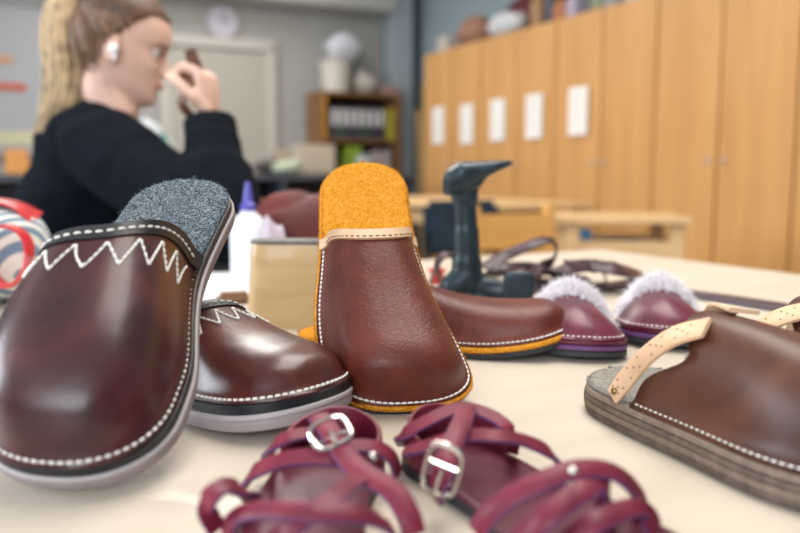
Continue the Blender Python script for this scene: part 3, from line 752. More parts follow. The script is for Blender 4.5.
def furry_slipper(label, pose, s, seed):
    e = pose_empty('fur_slipper', label, 'slipper', pose, 'small raspberry slippers with white fur')
    slab(s, [(-.003, 0), (0, .001), (0, .005), (-.001, .006)]).build('rubber_sole', M_brub, e)
    slab(s, [(-.001, .006), (.0005, .007), (.0005, .010), (-.001, .011)]).build('purple_midsole', M_purp, e)
    slab(s, [(-.002, .011), (0, .012), (0, s.th - .001), (-.002, s.th)]).build('leather_midsole', M_pink, e)
    slab(s, [(-.006, s.th), (-.005, s.th + .003), (-.008, s.th + .005)]).build('footbed', M_fur, e)
    up = upper_mesh(s).build('upper', M_pink, e, sharp=60); mod(up, 'SOLIDIFY', thickness=.002, offset=-1 if up.data.polygons[200].normal.z > 0 else 1)
    m = MB(); pts, nr = rim_path(s, -.0035, s.th + .0022, s.to_s + .01, s.to_s + .01, 60); dashes(m, pts, nr, .003, .0016, .0006, .0006); m.build('edge_stitching', M_thread, e)
    rnd = random.Random(seed); m = MB()
    for _ in range(15000):
        a = PI * (.5 - .5 * math.cos(PI * rnd.random())) if rnd.random() < .3 else PI * rnd.random()
        u = abs(rnd.gauss(0, .07)); p = Vector(s.S(u, a)); n = normal_at(s, u, a)
        if rnd.random() < .45: p.y -= rnd.random() * .010; p -= n * rnd.random() * .004
        d = (n * rnd.uniform(.3, 1.3) + Vector((0, rnd.gauss(-.25, .6), rnd.gauss(.05, .3))) + Vector((rnd.gauss(0, .35), 0, 0))).normalized()
        l = rnd.uniform(.006, .013); sd = d.cross(Vector((rnd.gauss(0, 1), rnd.gauss(0, 1), rnd.gauss(0, 1)))).normalized() * .0003
        b = Vector((rnd.gauss(0, 1), rnd.gauss(0, 1), rnd.gauss(0, 1) - .5)) * l * .22
        q1 = p + d * l * .45; q2 = p + d * l * .8 + b * .6
        m.add([p - sd, p + sd, q1 + sd, q1 - sd, q2 + sd * .6, q2 - sd * .6, p + d * l + b], [(0, 1, 2, 3), (3, 2, 4, 5), (5, 4, 6)])
    tag(m.build('fur_trim', M_fur, e, smooth=False), kind='stuff')
    bnd = strip_on(s, -.04, .09, 0, PI, .004, .006); bnd.build('fur_base', M_fur, e)
    return e
hf = ((.3, .041), (.5, .038), (.65, .031), (.8, .026), (.9, .022), (1, .020))
sE = Last(L=.185, side=1, to_c=.50, to_s=.42, ball=.0455, heel=.032, waist=.034, h=hf, e=1.2, e2=1.25, th=.016, inset=.006, flare=.005, spring=.004)
furry_slipper('raspberry leather slipper with white fur, left one of the small pair', POSE['E'], sE, 1)
furry_slipper('raspberry leather slipper with white fur, right one of the small pair beside the brown clog', POSE['F'], sE, 2)

def strap_clog(label, pose, s, seed):
    e = pose_empty('strap_clog', label, 'clog', pose, 'brown clogs with punched tan straps')
    slab(s, [(-.006, 0), (-.001, .001), (0, .004), (-.0008, .0055)], 60).build('outsole', M_stack, e)
    slab(s, [(-.001, .0055), (.0005, .0062), (.0005, .0098), (-.001, .0105)], 60).build('leather_layer', M_stackl, e)
    slab(s, [(-.001, .0105), (.0008, .0112), (.0004, .0138), (-.001, .0145)], 60).build('leather_layer', M_stack, e)
    slab(s, [(-.0015, .0145), (0, .0152), (-.0008, s.th - .0007), (-.002, s.th)], 60).build('leather_layer', M_stackl, e)
    m = slab(s, [(-.003, s.th), (-.0022, s.th + .002), (-.006, s.th + .0042)], 60, 14, .010); fuzz(m, s, -.003, s.th + .0035, 2400, .0028, 0, .24, random.Random(seed), .3)
    m.build('felt_footbed', M_flg, e)
    up = upper_mesh(s, 30, 50).build('upper', M_brn, e, sharp=60); mod(up, 'SOLIDIFY', thickness=.0026, offset=-1 if up.data.polygons[200].normal.z > 0 else 1)
    m = MB(); pts, nr = rim_path(s, -.0045, s.th + .0022, s.to_s + .01, s.to_s + .01); dashes(m, pts, nr, .003, .0014, .0007, .0008); m.build('edge_stitching', M_thread, e)
    for sd in (1, -1):
        # strap from the rim up over the cut-away side to the instep; holes punched in clusters
        base = Vector(s.rim(.20, sd, -.0015, s.th + .003)); n0 = Vector((sd, -.2, .35)).normalized()
        ctr, nn = [base], [n0]
        for (t, a, l) in (((.225, .22, .003), (.285, .55, .004), (.345, .82, .0045), (.41, 1.06, .0035)) if sd == 1 else ((.22, .3, .003), (.28, .8, .004), (.34, 1.2, .0045), (.42, 1.42, .0035))):
            aa = a if sd == 1 else PI - a; p = Vector(s.sec(t, aa)); q = Vector(s.sec(t, PI / 2)); q.z = s.th
            n = Vector((math.cos(aa) * .9, 0, math.sin(aa) + .05)).normalized()
            ctr.append(p + n * l); nn.append(n)
        m = MB(); m.ribbon(ctr, nn, [.014, .0145, .016, .0185, .020], .0028, n=10)
        st = m.build('strap', M_tan, e, sharp=50)
        P_, Q_ = spline(ctr, 10), spline(nn, 10); h = MB()
        for cl in (6, 15, 24, 33):
            for (da, db) in ((0, 0), (-2, -.004), (-2, .004), (2, -.004), (2, .004)):
                i = cl + da
                if 0 < i < len(P_) - 1:
                    T = (P_[i + 1] - P_[i - 1]).normalized(); n = (Q_[i] - T * Q_[i].dot(T)).normalized(); c = P_[i] + T.cross(n) * db
                    h.tube([c + n * .0008, c + n * .00155], [.0007, .0007], 8)
        h.build('punched_holes', plain('hole_dark', (.12, .07, .04), .9), st)
        r = MB(); i = 4; T = (P_[5] - P_[3]).normalized(); n = (Q_[4] - T * Q_[4].dot(T)).normalized(); c = P_[3]
        r.tube([c + n * .0008, c + n * .0024, c + n * .003], [.0026, .0024, .001], 14); r.build('rivet', plain('brass', (.35, .24, .10), .35, 1), st)
    return e
hg = ((.25, .062), (.38, .064), (.5, .062), (.62, .057), (.75, .052), (.88, .045), (1, .04))
sG = Last(L=.30, side=1, to_c=.335, to_s=.255, notch=.09, ball=.050, heel=.042, waist=.041, h=hg, e=.78, e2=1.0, th=.0185, inset=.008, flare=.006, spring=.006, bend=.020)
strap_clog('brown leather clog with two punched tan straps in the right foreground', POSE['G'], sG, 1)
strap_clog('brown leather strapped clog behind the front one, cut by the right edge', POSE['H'], sG, 2)

# ------------------------------------------------------------------ burgundy sandals in front
M_nick = plain('polished_nickel', (.72, .70, .66), .15, 1, vary=.02)
M_bstrap = M_burg
def sandal(label, pose, s, sd, runs, buckle, rivets):
    e = pose_empty('sandal', label, 'sandal', pose, 'burgundy strappy sandals')
    slab(s, [(-.004, 0), (0, .001), (0, .005), (-.001, .006)]).build('outsole', M_brub, e)
    slab(s, [(-.001, .006), (0, .0065), (0, .0085), (-.0015, .0095)]).build('insole', M_burgd, e)
    m = MB(); pts = [Vector(s.rim(t, a, -.004, .0097)) for a, ts_ in ((1, [i / 40 for i in range(1, 40)]), (-1, [1 - i / 40 for i in range(1, 40)])) for t in ts_]
    dashes(m, pts, [Vector((0, 0, 1))] * len(pts), .003, .002, .0004, .0001); m.build('edge_stitching', M_burg, e)
    X = lambda t, a, z: Vector((s.cx(t) + a * s.hw(t), t * s.L, z))
    KZ = .52
    low = lambda P: [Vector((p[0], p[1], p[2] if p[2] < .011 else .011 + (p[2] - .011) * KZ)) for p in P]
    def strap(pts, nr, w=.012, th=.0024):
        pts = low(pts)
        m = MB(); m.ribbon(pts, nr, w, th, n=10); return m.build('strap', M_bstrap, e, sharp=50)
    Z = Vector((0, 0, 1))
    # heel counter: low wall round the heel
    c = []; nr = []
    for i in range(9):
        a = -PI * .5 + (i - 4) / 4 * 1.75; r_ = s.hw(.14)
        c.append(Vector((s.cx(.1) + r_ * .93 * math.cos(a), .036 + .036 * math.sin(a), .030 - .004 * abs(i - 4) / 4))); nr.append(Vector((math.cos(a), math.sin(a), .12)))
    m = MB(); m.ribbon([p - Vector((0, 0, .010)) for p in c], nr, [.014, .018, .020, .022, .023, .022, .020, .018, .014], .0026, n=8); m.build('heel_counter', M_burg, e, sharp=50)
    inv = e.matrix_basis.inverted()
    def run(pts, w=.0105, nrm=(0, -.55, .85), th=.0023, wl=None):
        P = [inv @ on_table(px, py, z) for px, py, z in pts]; n = inv.to_3x3() @ Vector(nrm)
        m = MB(); m.ribbon(P, [n] * len(P), (wl or w) * .9, th, n=8, edge=1); return m.build('strap', [M_bstrap, M_purp], e, sharp=50)
    for args in runs: run(*args)
    # oval roller buckle with its prong
    (px, py, z), (dx, dy, dz), W2, H2 = buckle
    c = inv @ on_table(px, py, z); ax = ((inv @ on_table(dx, dy, dz)) - c).normalized(); n = inv.to_3x3() @ Vector((.0, -.7, .75)); n = (n - ax * n.dot(ax)).normalized(); sd_ = ax.cross(n)
    m = MB(); path = []
    for i in range(33):
        a = 2 * PI * i / 32; cx_, cy_ = math.cos(a), math.sin(a)
        path.append(c + sd_ * (W2 * math.copysign(abs(cx_) ** .6, cx_)) + ax * (H2 * math.copysign(abs(cy_) ** .6, cy_)) + n * .002)
    m.tube(path, .0013, 10); m.tube([c + sd_ * -W2 - n * .0022, c + sd_ * W2 - n * .0022], .0009, 8)
    bk = m.build('buckle', M_nick, e)
    m = MB(); m.tube([c + n * .003, c + ax * (H2 * .5) + n * .0045, c + ax * H2 + n * .004], .0010, 8); m.build('prong', M_nick, bk)
    for (px, py, z) in rivets:
        p = inv @ on_table(px, py, z); m = MB(); m.ball(p, .0022, 10, 6); m.build('rivet', M_nick, e)
    return e
sS = Last(L=.235, side=1, ball=.040, heel=.029, waist=.029, th=.0095, spring=.004, toe_n=2.2)
sS2 = Last(L=.235, side=-1, ball=.040, heel=.029, waist=.029, th=.0095, spring=.004, toe_n=2.2)
sandal('burgundy strappy leather sandal in front, left one of the pair', POSE['S'], sS, 1,
  [([(318, 416, .040), (326, 426, .040), (336, 442, .037), (358, 470, .032), (392, 490, .026), (408, 515, .018), (414, 535, .010)], .0125),
   ([(322, 434, .034), (302, 434, .036), (282, 440, .034), (270, 450, .026), (266, 462, .011)], .008),
   ([(247, 485, .011), (254, 472, .022), (288, 459, .030), (325, 457, .032), (352, 462, .030)], .0105),
   ([(252, 500, .012), (244, 491, .024), (225, 486, .030), (210, 497, .028), (208, 512, .020), (217, 530, .010)], .0105),
   ([(225, 535, .010), (238, 516, .020), (262, 510, .026), (310, 512, .030), (365, 515, .026), (392, 530, .012)], .0110),
   ([(340, 448, .030), (360, 446, .030), (378, 448, .028), (392, 458, .022), (398, 474, .011)], .009),
   ([(262, 545, .012), (290, 528, .024), (330, 500, .032), (362, 475, .030)], .0105)],
  ((331, 435, .040), (336, 444, .037), .0095, .0085), [(373, 456, .034)])
sandal('burgundy strappy leather sandal in front, right one with its buckle lying open to view', POSE['T'], sS2, -1,
  [([(403, 445, .012), (402, 436, .026), (425, 422, .034), (460, 408, .040), (492, 416, .038), (512, 434, .030), (512, 452, .012)], .0085),
   ([(467, 407, .042), (461, 425, .041), (452, 445, .037), (444, 468, .030), (438, 486, .020), (436, 498, .012)], .0115),
   ([(405, 452, .022), (430, 445, .030), (462, 436, .036), (495, 436, .038), (525, 441, .034), (550, 453, .026), (562, 468, .011)], .0085),
   ([(476, 532, .012), (495, 508, .024), (530, 487, .034), (575, 470, .040), (612, 472, .036), (636, 492, .024), (640, 516, .010)], .0110),
   ([(515, 545, .012), (545, 518, .026), (580, 492, .034), (600, 484, .034), (608, 497, .026), (604, 516, .012)], .0115),
   ([(560, 548, .014), (600, 520, .026), (640, 508, .022), (655, 530, .011)], .0110)],
  ((443, 468, .031), (438, 486, .021), .0085, .0138), [(573, 471, .043)])

# ------------------------------------------------------------------ cobbler's iron last and other things on the table
M_iron = plain('blackened_iron', (.016, .032, .043), .40, .3, vary=.35, scale=40, bump=.3)
il = at(468, 300, .98); il.z = TZ
def fused(m, name, mat, parent=None, voxel=.003, sm=4, sharp=80):
    o = m.build(name, mat, parent, sharp=180)
    r = mod(o, 'REMESH'); r.mode = 'VOXEL'; r.voxel_size = voxel; r.use_smooth_shade = True
    q = mod(o, 'SMOOTH'); q.iterations = sm; q.factor = .5
    return o
IY = .96
def Q(px, py, dy=0): return at(px, py, IY + dy)
m = MB()
m.tube(spline([Q(466, 283), Q(467, 255), Q(466, 225), Q(465, 200), Q(466, 182), Q(470, 172)], 5), [.019] * 5 + [.016] * 5 + [.0145] * 5 + [.0165] * 5 + [.021] * 5 + [.023], 16, (1, .85), (1, 0, 0))
# top foot plate: thick heel at the left, thin toe pointing right
sec = [(443, 184, .012, .014), (447, 179, .020, .021), (460, 173, .024, .026), (478, 169, .021, .017), (494, 165, .021, .010), (506, 163, .016, .006), (512, 162, .008, .004)]
v, f = [], []
for px, py, hw, hh in sec:
    c = Q(px, py)
    for k in range(20):
        w = 2 * PI * k / 20; y = math.copysign(abs(math.cos(w)) ** .7, math.cos(w)) * hw * 1.25; z = math.copysign(abs(math.sin(w)) ** .8, math.sin(w)) * (hh * .55 if math.sin(w) > 0 else hh * 1.0)
        v.append(c + Vector((0, y, z)))
for i in range(len(sec) - 1):
    for k in range(20): f.append((i * 20 + k, i * 20 + (k + 1) % 20, (i + 1) * 20 + (k + 1) % 20, (i + 1) * 20 + k))
f.append(tuple(range(19, -1, -1))); f.append(tuple((len(sec) - 1) * 20 + k for k in range(20))); m.add(v, f)
# lower arms spreading over the table
m.tube(spline([Q(466, 275), Q(476, 284), Q(494, 290, -.01), Q(512, 292, -.03), Q(520, 292, -.055)], 5), [.018] * 6 + [.014] * 10 + [.013] * 5, 14)
m.tube(spline([Q(466, 276), Q(452, 288, .0), Q(440, 297, .01), Q(432, 303, .01)], 5), [.018] * 6 + [.013] * 10, 14)
bl = Q(466, 292); bl.z = TZ + .011
m.ball(bl, (.034, .030, .011), 20, 10)
# the rounded end plate of the arm that points at the viewer
pc = Q(519, 286, -.055)
lo = MB(); ring = []
v, f = [], []
for (dy, k_) in ((-.006, .88), (-.004, 1), (.006, 1), (.009, .8)):
    for k in range(24):
        w = 2 * PI * k / 24; v.append(pc + Vector((math.copysign(abs(math.cos(w)) ** .45, math.cos(w)) * .0185 * k_, dy, math.copysign(abs(math.sin(w)) ** .45, math.sin(w)) * .0175 * k_)))
for i in range(3):
    for k in range(24): f.append((i * 24 + k, i * 24 + (k + 1) % 24, (i + 1) * 24 + (k + 1) % 24, (i + 1) * 24 + k))
f.append(tuple(range(23, -1, -1))); f.append(tuple(72 + k for k in range(24))); m.add(v, f)
zmin = min(p[2] for p in m.v); m.v = [(x, y, max(z, TZ + .0005)) for x, y, z in m.v]
o = fused(m, 'iron_shoe_last', M_iron, None, .0025, 3)
tag(o, 'black cast iron cobbler shoe last standing with its foot plate on top', 'shoe last')

# wooden last block
M_last = wood('maple_last', (.46, .30, .13), (.60, .42, .21), .4, 4, (2, 2, 9), coat=.2)
wl = thing('wooden_shoe_last', 'pale wooden shoe last standing behind the upright slipper, dark top edge', 'shoe last', (0, 0, 0))
c = at(285, 318, .86); c.z = TZ; wl.location = c; wl.rotation_euler = (0, 0, -.12)
def lastblock(z0, z1, extra=0, name='block', mat=M_last):
    v, f = [], []; n = 9
    for i in range(n + 1):
        q = i / n; z = lerp(z0, z1, q); qq = (z) / .10
        x0 = -.042 + .007 * qq + .002 * math.sin(3 * qq); x1 = .075 - .006 * qq; yw = .030 - .009 * qq
        b = .0 if 0 < i < n else .0015
        for k in range(28):
            w = 2 * PI * k / 28; cx_ = (x0 + x1) / 2; hx = (x1 - x0) / 2 - b + extra; hy = yw - b + extra
            v.append((cx_ + math.copysign(abs(math.cos(w)) ** .35, math.cos(w)) * hx, math.copysign(abs(math.sin(w)) ** .5, math.sin(w)) * hy, z))
    for i in range(n):
        for k in range(28): f.append((i * 28 + k, i * 28 + (k + 1) % 28, (i + 1) * 28 + (k + 1) % 28, (i + 1) * 28 + k))
    f.append(tuple(range(27, -1, -1))); f.append(tuple(n * 28 + k for k in range(28)))
    return MB().add(v, f).build(name, mat, wl, sharp=50)
lastblock(0, .092); lastblock(.092, .096, .0006, 'top_plate', plain('worn_dark_top', (.10, .09, .08), .6, vary=.5, scale=60))

# glue bottle with a violet cap
gb = thing('glue_bottle', 'white plastic glue bottle with a violet cap behind the clogs', 'bottle', on_table(250, 282)); gb.location.z = TZ
m = MB(); m.lathe([(.026, 0), (.029, .003), (.029, .080), (.027, .092), (.018, .103), (.012, .107), (.012, .114)], seg=28); m.build('body', plain('white_hdpe', (.78, .80, .84), .35, vary=.01), gb)
m = MB(); m.lathe([(.012, .110), (.0125, .120), (.008, .124), (.0055, .144), (.0035, .155)], seg=20); m.build('cap', plain('violet_plastic', (.08, .07, .40), .35), gb)
# paper sheets under it
for i, (px, py, rz, lab) in enumerate(((236, 290, .3, 'white paper sheet on the table under the glue bottle'), (222, 282, -.1, 'white paper sheet partly under the other, behind the clog heel'))):
    p = on_table(px, py); m = MB(); m.box((0, 0, 0), (.15, .21, .0008))
    o = m.build('paper_sheet', plain('sheet_white', (.80, .80, .82), .7, vary=.02)); o.location = (p.x, p.y, TZ + .0006 + .001 * (1 - i)); o.rotation_euler = (0, 0, rz); tag(o, lab, 'paper', None)
bagp = on_table(300, 281)
m = MB(); m.ball((0, 0, .06), (.085, .06, .072), 28, 18); m.ball((.045, -.01, .032), (.06, .05, .034), 24, 14); m.ball((-.04, .02, .085), (.055, .045, .062), 20, 12)
m.v = [(x + .006 * math.sin(60 * z + 20 * y), y + .006 * math.sin(50 * x), max(.0, z + .008 * math.sin(45 * x + 30 * y))) for x, y, z in m.v]
o = fused(m, 'leather_bag', leather('oxblood_leather', (.06, .008, .008), (.10, .014, .012), (.15, .028, .024), .6, 0, 12), None, .004, 5)
o.location = (bagp.x + .01, bagp.y + .045, TZ); tag(o, 'slumped oxblood leather bag on the table right of the glue bottle', 'bag')
bag('lilac_cloth', 'pale lilac cloth lying between the glue bottle and the oxblood bag', 'cloth', plain('lilac_cloth', (.52, .44, .52), .8), (.035, .05, .105), (bagp.x - .030, bagp.y - .060, TZ), .3, 4)

# belts and straps
M_str = leather('dark_plum_strap', (.022, .008, .014), (.038, .014, .022), (.07, .03, .042), .4, .15, 30)
M_str2 = leather('dark_grey_strap', (.035, .026, .04), (.055, .042, .062), (.09, .07, .10), .45, .1, 30)
def strap_thing(label, pts, nr, w, th, mat, name='leather_strap', group='leather straps behind the iron last', n=12):
    m = MB(); m.ribbon(pts, nr, w, th, n=n); o = m.build(name, mat, None, sharp=50); return tag(o, label, 'strap', group)
Zv = Vector((0, 0, 1))
def T_(px, py, z=.0015): p = on_table(px, py, z); return p
strap_thing('long dark grey leather strap lying flat across the table to the right edge', [T_(500, 284), T_(560, 284), T_(620, 286), T_(690, 294), T_(760, 304), T_(840, 317)], [Zv] * 6, .062, .003, M_str2)
strap_thing('plum leather strap curled into a standing loop above the strap pile',
            [at(484, 268, 1.10), at(505, 256, 1.12), at(530, 245, 1.12), at(548, 240, 1.13), at(556, 247, 1.14), at(552, 262, 1.12), at(535, 272, 1.10), at(505, 276, 1.08)],
            [Vector((-.3, -.6, .8)), Vector((-.3, -.6, .8)), Vector((-.2, -.5, .9)), Vector((.2, -.3, 1)), Vector((1, -.3, .2)), Vector((.8, -.5, -.4)), Vector((0, -.4, .9)), Vector((0, -.3, 1))], .022, .003, M_str)
strap_thing('thin dark strap bent into a low hoop in front of the long strap', [T_(552, 284), at(560, 270, 1.06), at(575, 264, 1.08), at(592, 264, 1.10), at(603, 272, 1.10), T_(606, 279)],
            [Vector((-1, -.5, .2)), Vector((-.8, -.5, .5)), Vector((-.2, -.3, 1)), Vector((.2, -.3, 1)), Vector((.8, -.3, .5)), Vector((1, 0, .2))], .008, .003, M_str)
strap_thing('wide plum strap lying in front of the long grey strap', [T_(520, 292), T_(560, 288, .006), T_(600, 284, .012), T_(640, 288, .006)], [Zv, Zv, Zv, Zv], .022, .003, M_str)
strap_thing('plum strap winding left of the iron last column', [T_(430, 284), at(438, 262, 1.08), at(450, 256, 1.10), at(480, 266, 1.12), T_(500, 272)],
            [Vector((-1, -.5, .2)), Vector((-.6, -.5, .6)), Vector((0, -.5, 1)), Vector((0, -.5, 1)), Zv], .012, .003, M_str)
strap_thing('dark strap under the pile right of the iron last', [T_(478, 276), T_(505, 272, .006), T_(540, 272, .010), T_(575, 275, .003)], [Zv] * 4, .020, .003, M_str)
strap_thing('dark strap lying at the foot of the iron last towards the slipper', [T_(488, 297, .002), T_(530, 300, .002), T_(556, 297, .002)], [Zv] * 3, .016, .003, M_str2)
strap_thing('bulky plum strap folded over behind the small fur slippers', [T_(540, 276, .004), at(560, 268, 1.06), at(590, 266, 1.08), at(622, 270, 1.07), T_(648, 282, .004), T_(600, 288, .004)],
            [Vector((-.5, -.5, 1)), Vector((0, -.6, 1)), Vector((0, -.6, 1)), Vector((.3, -.6, 1)), Vector((.6, -.4, .8)), Zv], .030, .004, M_str)
strap_thing('dark plum strap coiled in an upright ring at the left foot of the iron last', [T_(446, 289, .002), at(438, 276, 1.03), at(438, 262, 1.03), at(447, 254, 1.04), at(460, 258, 1.06), at(470, 270, 1.07), T_(478, 282, .002)],
            [Vector((-.6, -.8, .2)), Vector((-1, -.5, 0)), Vector((-.8, -.6, .5)), Vector((0, -.6, 1)), Vector((.6, -.6, .7)), Vector((.8, -.6, .3)), Vector((.6, -.8, .2))], .012, .003, M_str)
strap_thing('dark strap crossing low through the middle of the strap pile', [T_(470, 280, .010), at(500, 268, 1.09), at(530, 266, 1.12), at(558, 274, 1.12), T_(590, 280, .008)], [Vector((0, -.6, 1))] * 5, .018, .003, M_str)
# small red spool
m = MB(); m.lathe([(.014, 0), (.014, .003), (.010, .004), (.010, .018), (.014, .019), (.014, .022)], seg=20); o = m.build('thread_spool', plain('red_spool', (.60, .03, .03), .5)); o.location = on_table(437, 283); o.location.z = TZ
tag(o, 'small red thread spool left of the iron last', 'spool')
bx('wood_scrap', 'small dark wooden scrap left of the wooden shoe last', 'scrap', wood('dark_scrap', (.20, .10, .05), (.28, .15, .08), .5), (.045, .03, .015), Vector((on_table(234, 303).x, on_table(234, 303).y, TZ)), .4)

# striped cloth bag with red leather band at the left edge
sb = thing('striped_slipper', 'blue and white striped cloth slipper with a red leather band at the left edge', 'slipper', (0, 0, 0))
c = on_table(4, 303); sb.location = (c.x, c.y, TZ + .004)
m = MB(); m.ball((0, 0, .062), (.062, .075, .062), 30, 20); m.ball((-.02, -.01, .05), (.07, .07, .05), 24, 14)
m.v = [(x + .003 * math.sin(70 * z), y, max(.001, z)) for x, y, z in m.v]
fused(m, 'cloth_body', striped('blue_stripes', (.16, .24, .34), (.74, .73, .68), 26, (0, -.35, .5)), sb, .004, 4)
M_redl = plain('bright_red_leather', (.58, .015, .022), .35, vary=.1, coat=.3)
m = MB(); pts = []; nr = []
for i in range(15):
    a = 2 * PI * i / 14; pts.append((.046 + .028 * math.cos(a), -.078 + .006 * math.sin(2 * a), .066 + .036 * math.sin(a))); nr.append((math.cos(a), 0, math.sin(a)))
m.ribbon(pts, nr, .020, .004, n=5); m.build('red_band', M_redl, sb)
m = MB(); m.ribbon([(-.06, -.02, .11), (-.02, -.01, .130), (.02, .0, .125), (.045, .01, .105)], [(-.3, 0, 1), (0, 0, 1), (.3, 0, 1), (1, 0, .5)], .05, .004, n=8); m.build('red_cuff', M_redl, sb)
m = MB(); m.ribbon([T_(-25, 300), T_(10, 297, .003), T_(40, 291, .003), T_(62, 286)], [Zv] * 4, .020, .004); tag(m.build('leather_strap', leather('dark_brown_strap', (.05, .02, .014), (.08, .035, .025), (.12, .06, .04), .4, .2)), 'short dark brown strap on the table under the striped slipper', 'strap')
# fleece-pale edge piece beside the iron last foot

# ------------------------------------------------------------------ the person working at the far side
PY = 1.66
pr = thing('person', 'person in black sweater with blonde ponytail, seated in profile, holding up brown leather', 'person', (-.64, PY, 0), (0, 0, 0))
M_skin = plain('skin', (.70, .45, .36), .5, vary=.04, scale=20)
M_skin.node_tree.nodes['Principled BSDF'].inputs['Subsurface Weight'].default_value = .1
M_skin.node_tree.nodes['Principled BSDF'].inputs['Subsurface Radius'].default_value = (.01, .004, .002)
# local frame of the person: origin on the floor below the head; everything in metres, x forward (screen right), y away
O = Vector((-.64, PY, 0))
HY = math.radians(14)                    # head turned a little away
RH = Matrix.Rotation(HY, 3, 'Z') @ Matrix.Rotation(math.radians(18), 3, 'Y')
head_o = at(109, 96, PY) - O            # chin level below the ear
def hd(p): return RH @ Vector(p) + head_o
rings = [(-.004, .062, .030, .016), (.004, .078, .008, .026), (.016, .088, -.012, .036), (.030, .089, -.035, .045), (.045, .087, -.052, .051), (.060, .087, -.066, .056), (.080, .086, -.080, .062),
         (.100, .083, -.090, .067), (.115, .082, -.097, .070), (.132, .088, -.101, .073), (.150, .088, -.103, .075), (.170, .082, -.100, .075), (.190, .069, -.090, .069), (.207, .048, -.070, .055), (.219, .020, -.042, .034), (.224, -.005, -.020, .010)]
def headshell(rs, grow=0.0, seg=64, face=True, cut=None):
    v, f = [], []
    zz = [r[0] for r in rs]; tabs = [[(r[0], r[k]) for r in rs] for k in (1, 2, 3)]
    zs_ = [lerp(zz[0], zz[-1], i / 70) for i in range(71)]
    for z in zs_:
        xf, xb, w = [interp(t, z) for t in tabs]; cx_ = (xf + xb) / 2 + .005; w += grow
        for k in range(seg):
            a = 2 * PI * k / seg; c, s_ = math.cos(a), math.sin(a)
            e = .86
            x = cx_ + math.copysign(abs(c) ** e, c) * ((xf - cx_ if c > 0 else cx_ - xb) + grow); y = math.copysign(abs(s_) ** (.95), s_) * max(.001, w) * (1 - .12 * max(0, c))
            if face and c > .2:
                g = lambda yy, zz_, sy, sz: math.exp(-((y - yy) / sy) ** 2 - ((z - zz_) / sz) ** 2)
                x += .030 * g(0, .0800, .009, .009) + .018 * g(0, .094, .007, .012) + .009 * g(0, .108, .007, .012)
                x += .007 * g(0, .0565, .018, .0045) + .0065 * g(0, .0475, .016, .0045) - .003 * g(0, .052, .02, .002)
                x += .006 * g(0, .012, .016, .012)
                x -= .009 * (g(.032, .112, .013, .010) + g(-.032, .112, .013, .010))
                x += .004 * (g(.030, .128, .018, .006) + g(-.030, .128, .018, .006))
                x += .004 * (g(.04, .085, .018, .016) + g(-.04, .085, .018, .016))
            v.append(hd((x, y, z)))
    n = len(zs_)
    for i in range(n - 1):
        for k in range(seg): f.append((i * seg + k, i * seg + (k + 1) % seg, (i + 1) * seg + (k + 1) % seg, (i + 1) * seg + k))
    f.append(tuple(range(seg - 1, -1, -1))); f.append(tuple((n - 1) * seg + k for k in range(seg)))
    return v, f
L_ = lambda px, py, Y: at(px, py, Y) - O
m = MB(); m.add(*headshell(rings))
nb = L_(106, 124, PY + .01)
m.tube(spline([hd((-.010, 0, .045)), hd((-.012, 0, .01)), L_(114, 110, PY), nb, L_(96, 140, PY + .02)], 4), [.046] * 4 + [.046] * 4 + [.050] * 4 + [.062] * 4 + [.07], 24)
# torso under the sweater
hip = Vector((-.03, .02, .52)); chest = L_(96, 190, PY + .02)
m.tube(spline([L_(96, 130, PY + .02), L_(94, 165, PY + .02), chest, Vector((-.055, .02, .66)), hip], 5), [.06] * 2 + [.09] * 3 + [.105] * 5 + [.11] * 5 + [.105] * 5 + [.11], 24, (1, 1.35), (1, 0, 0))
# near (right) arm: shoulder, elbow, raised wrist
SH = L_(100, 146, PY - .15); EL = L_(210, 218, PY - .30); WR = L_(211, 121, PY - .17); 
m.tube(spline([SH, SH.lerp(EL, .5), EL, EL.lerp(WR, .5), WR], 5), [.050] * 5 + [.044] * 5 + [.040] * 5 + [.034] * 5 + [.026], 18)
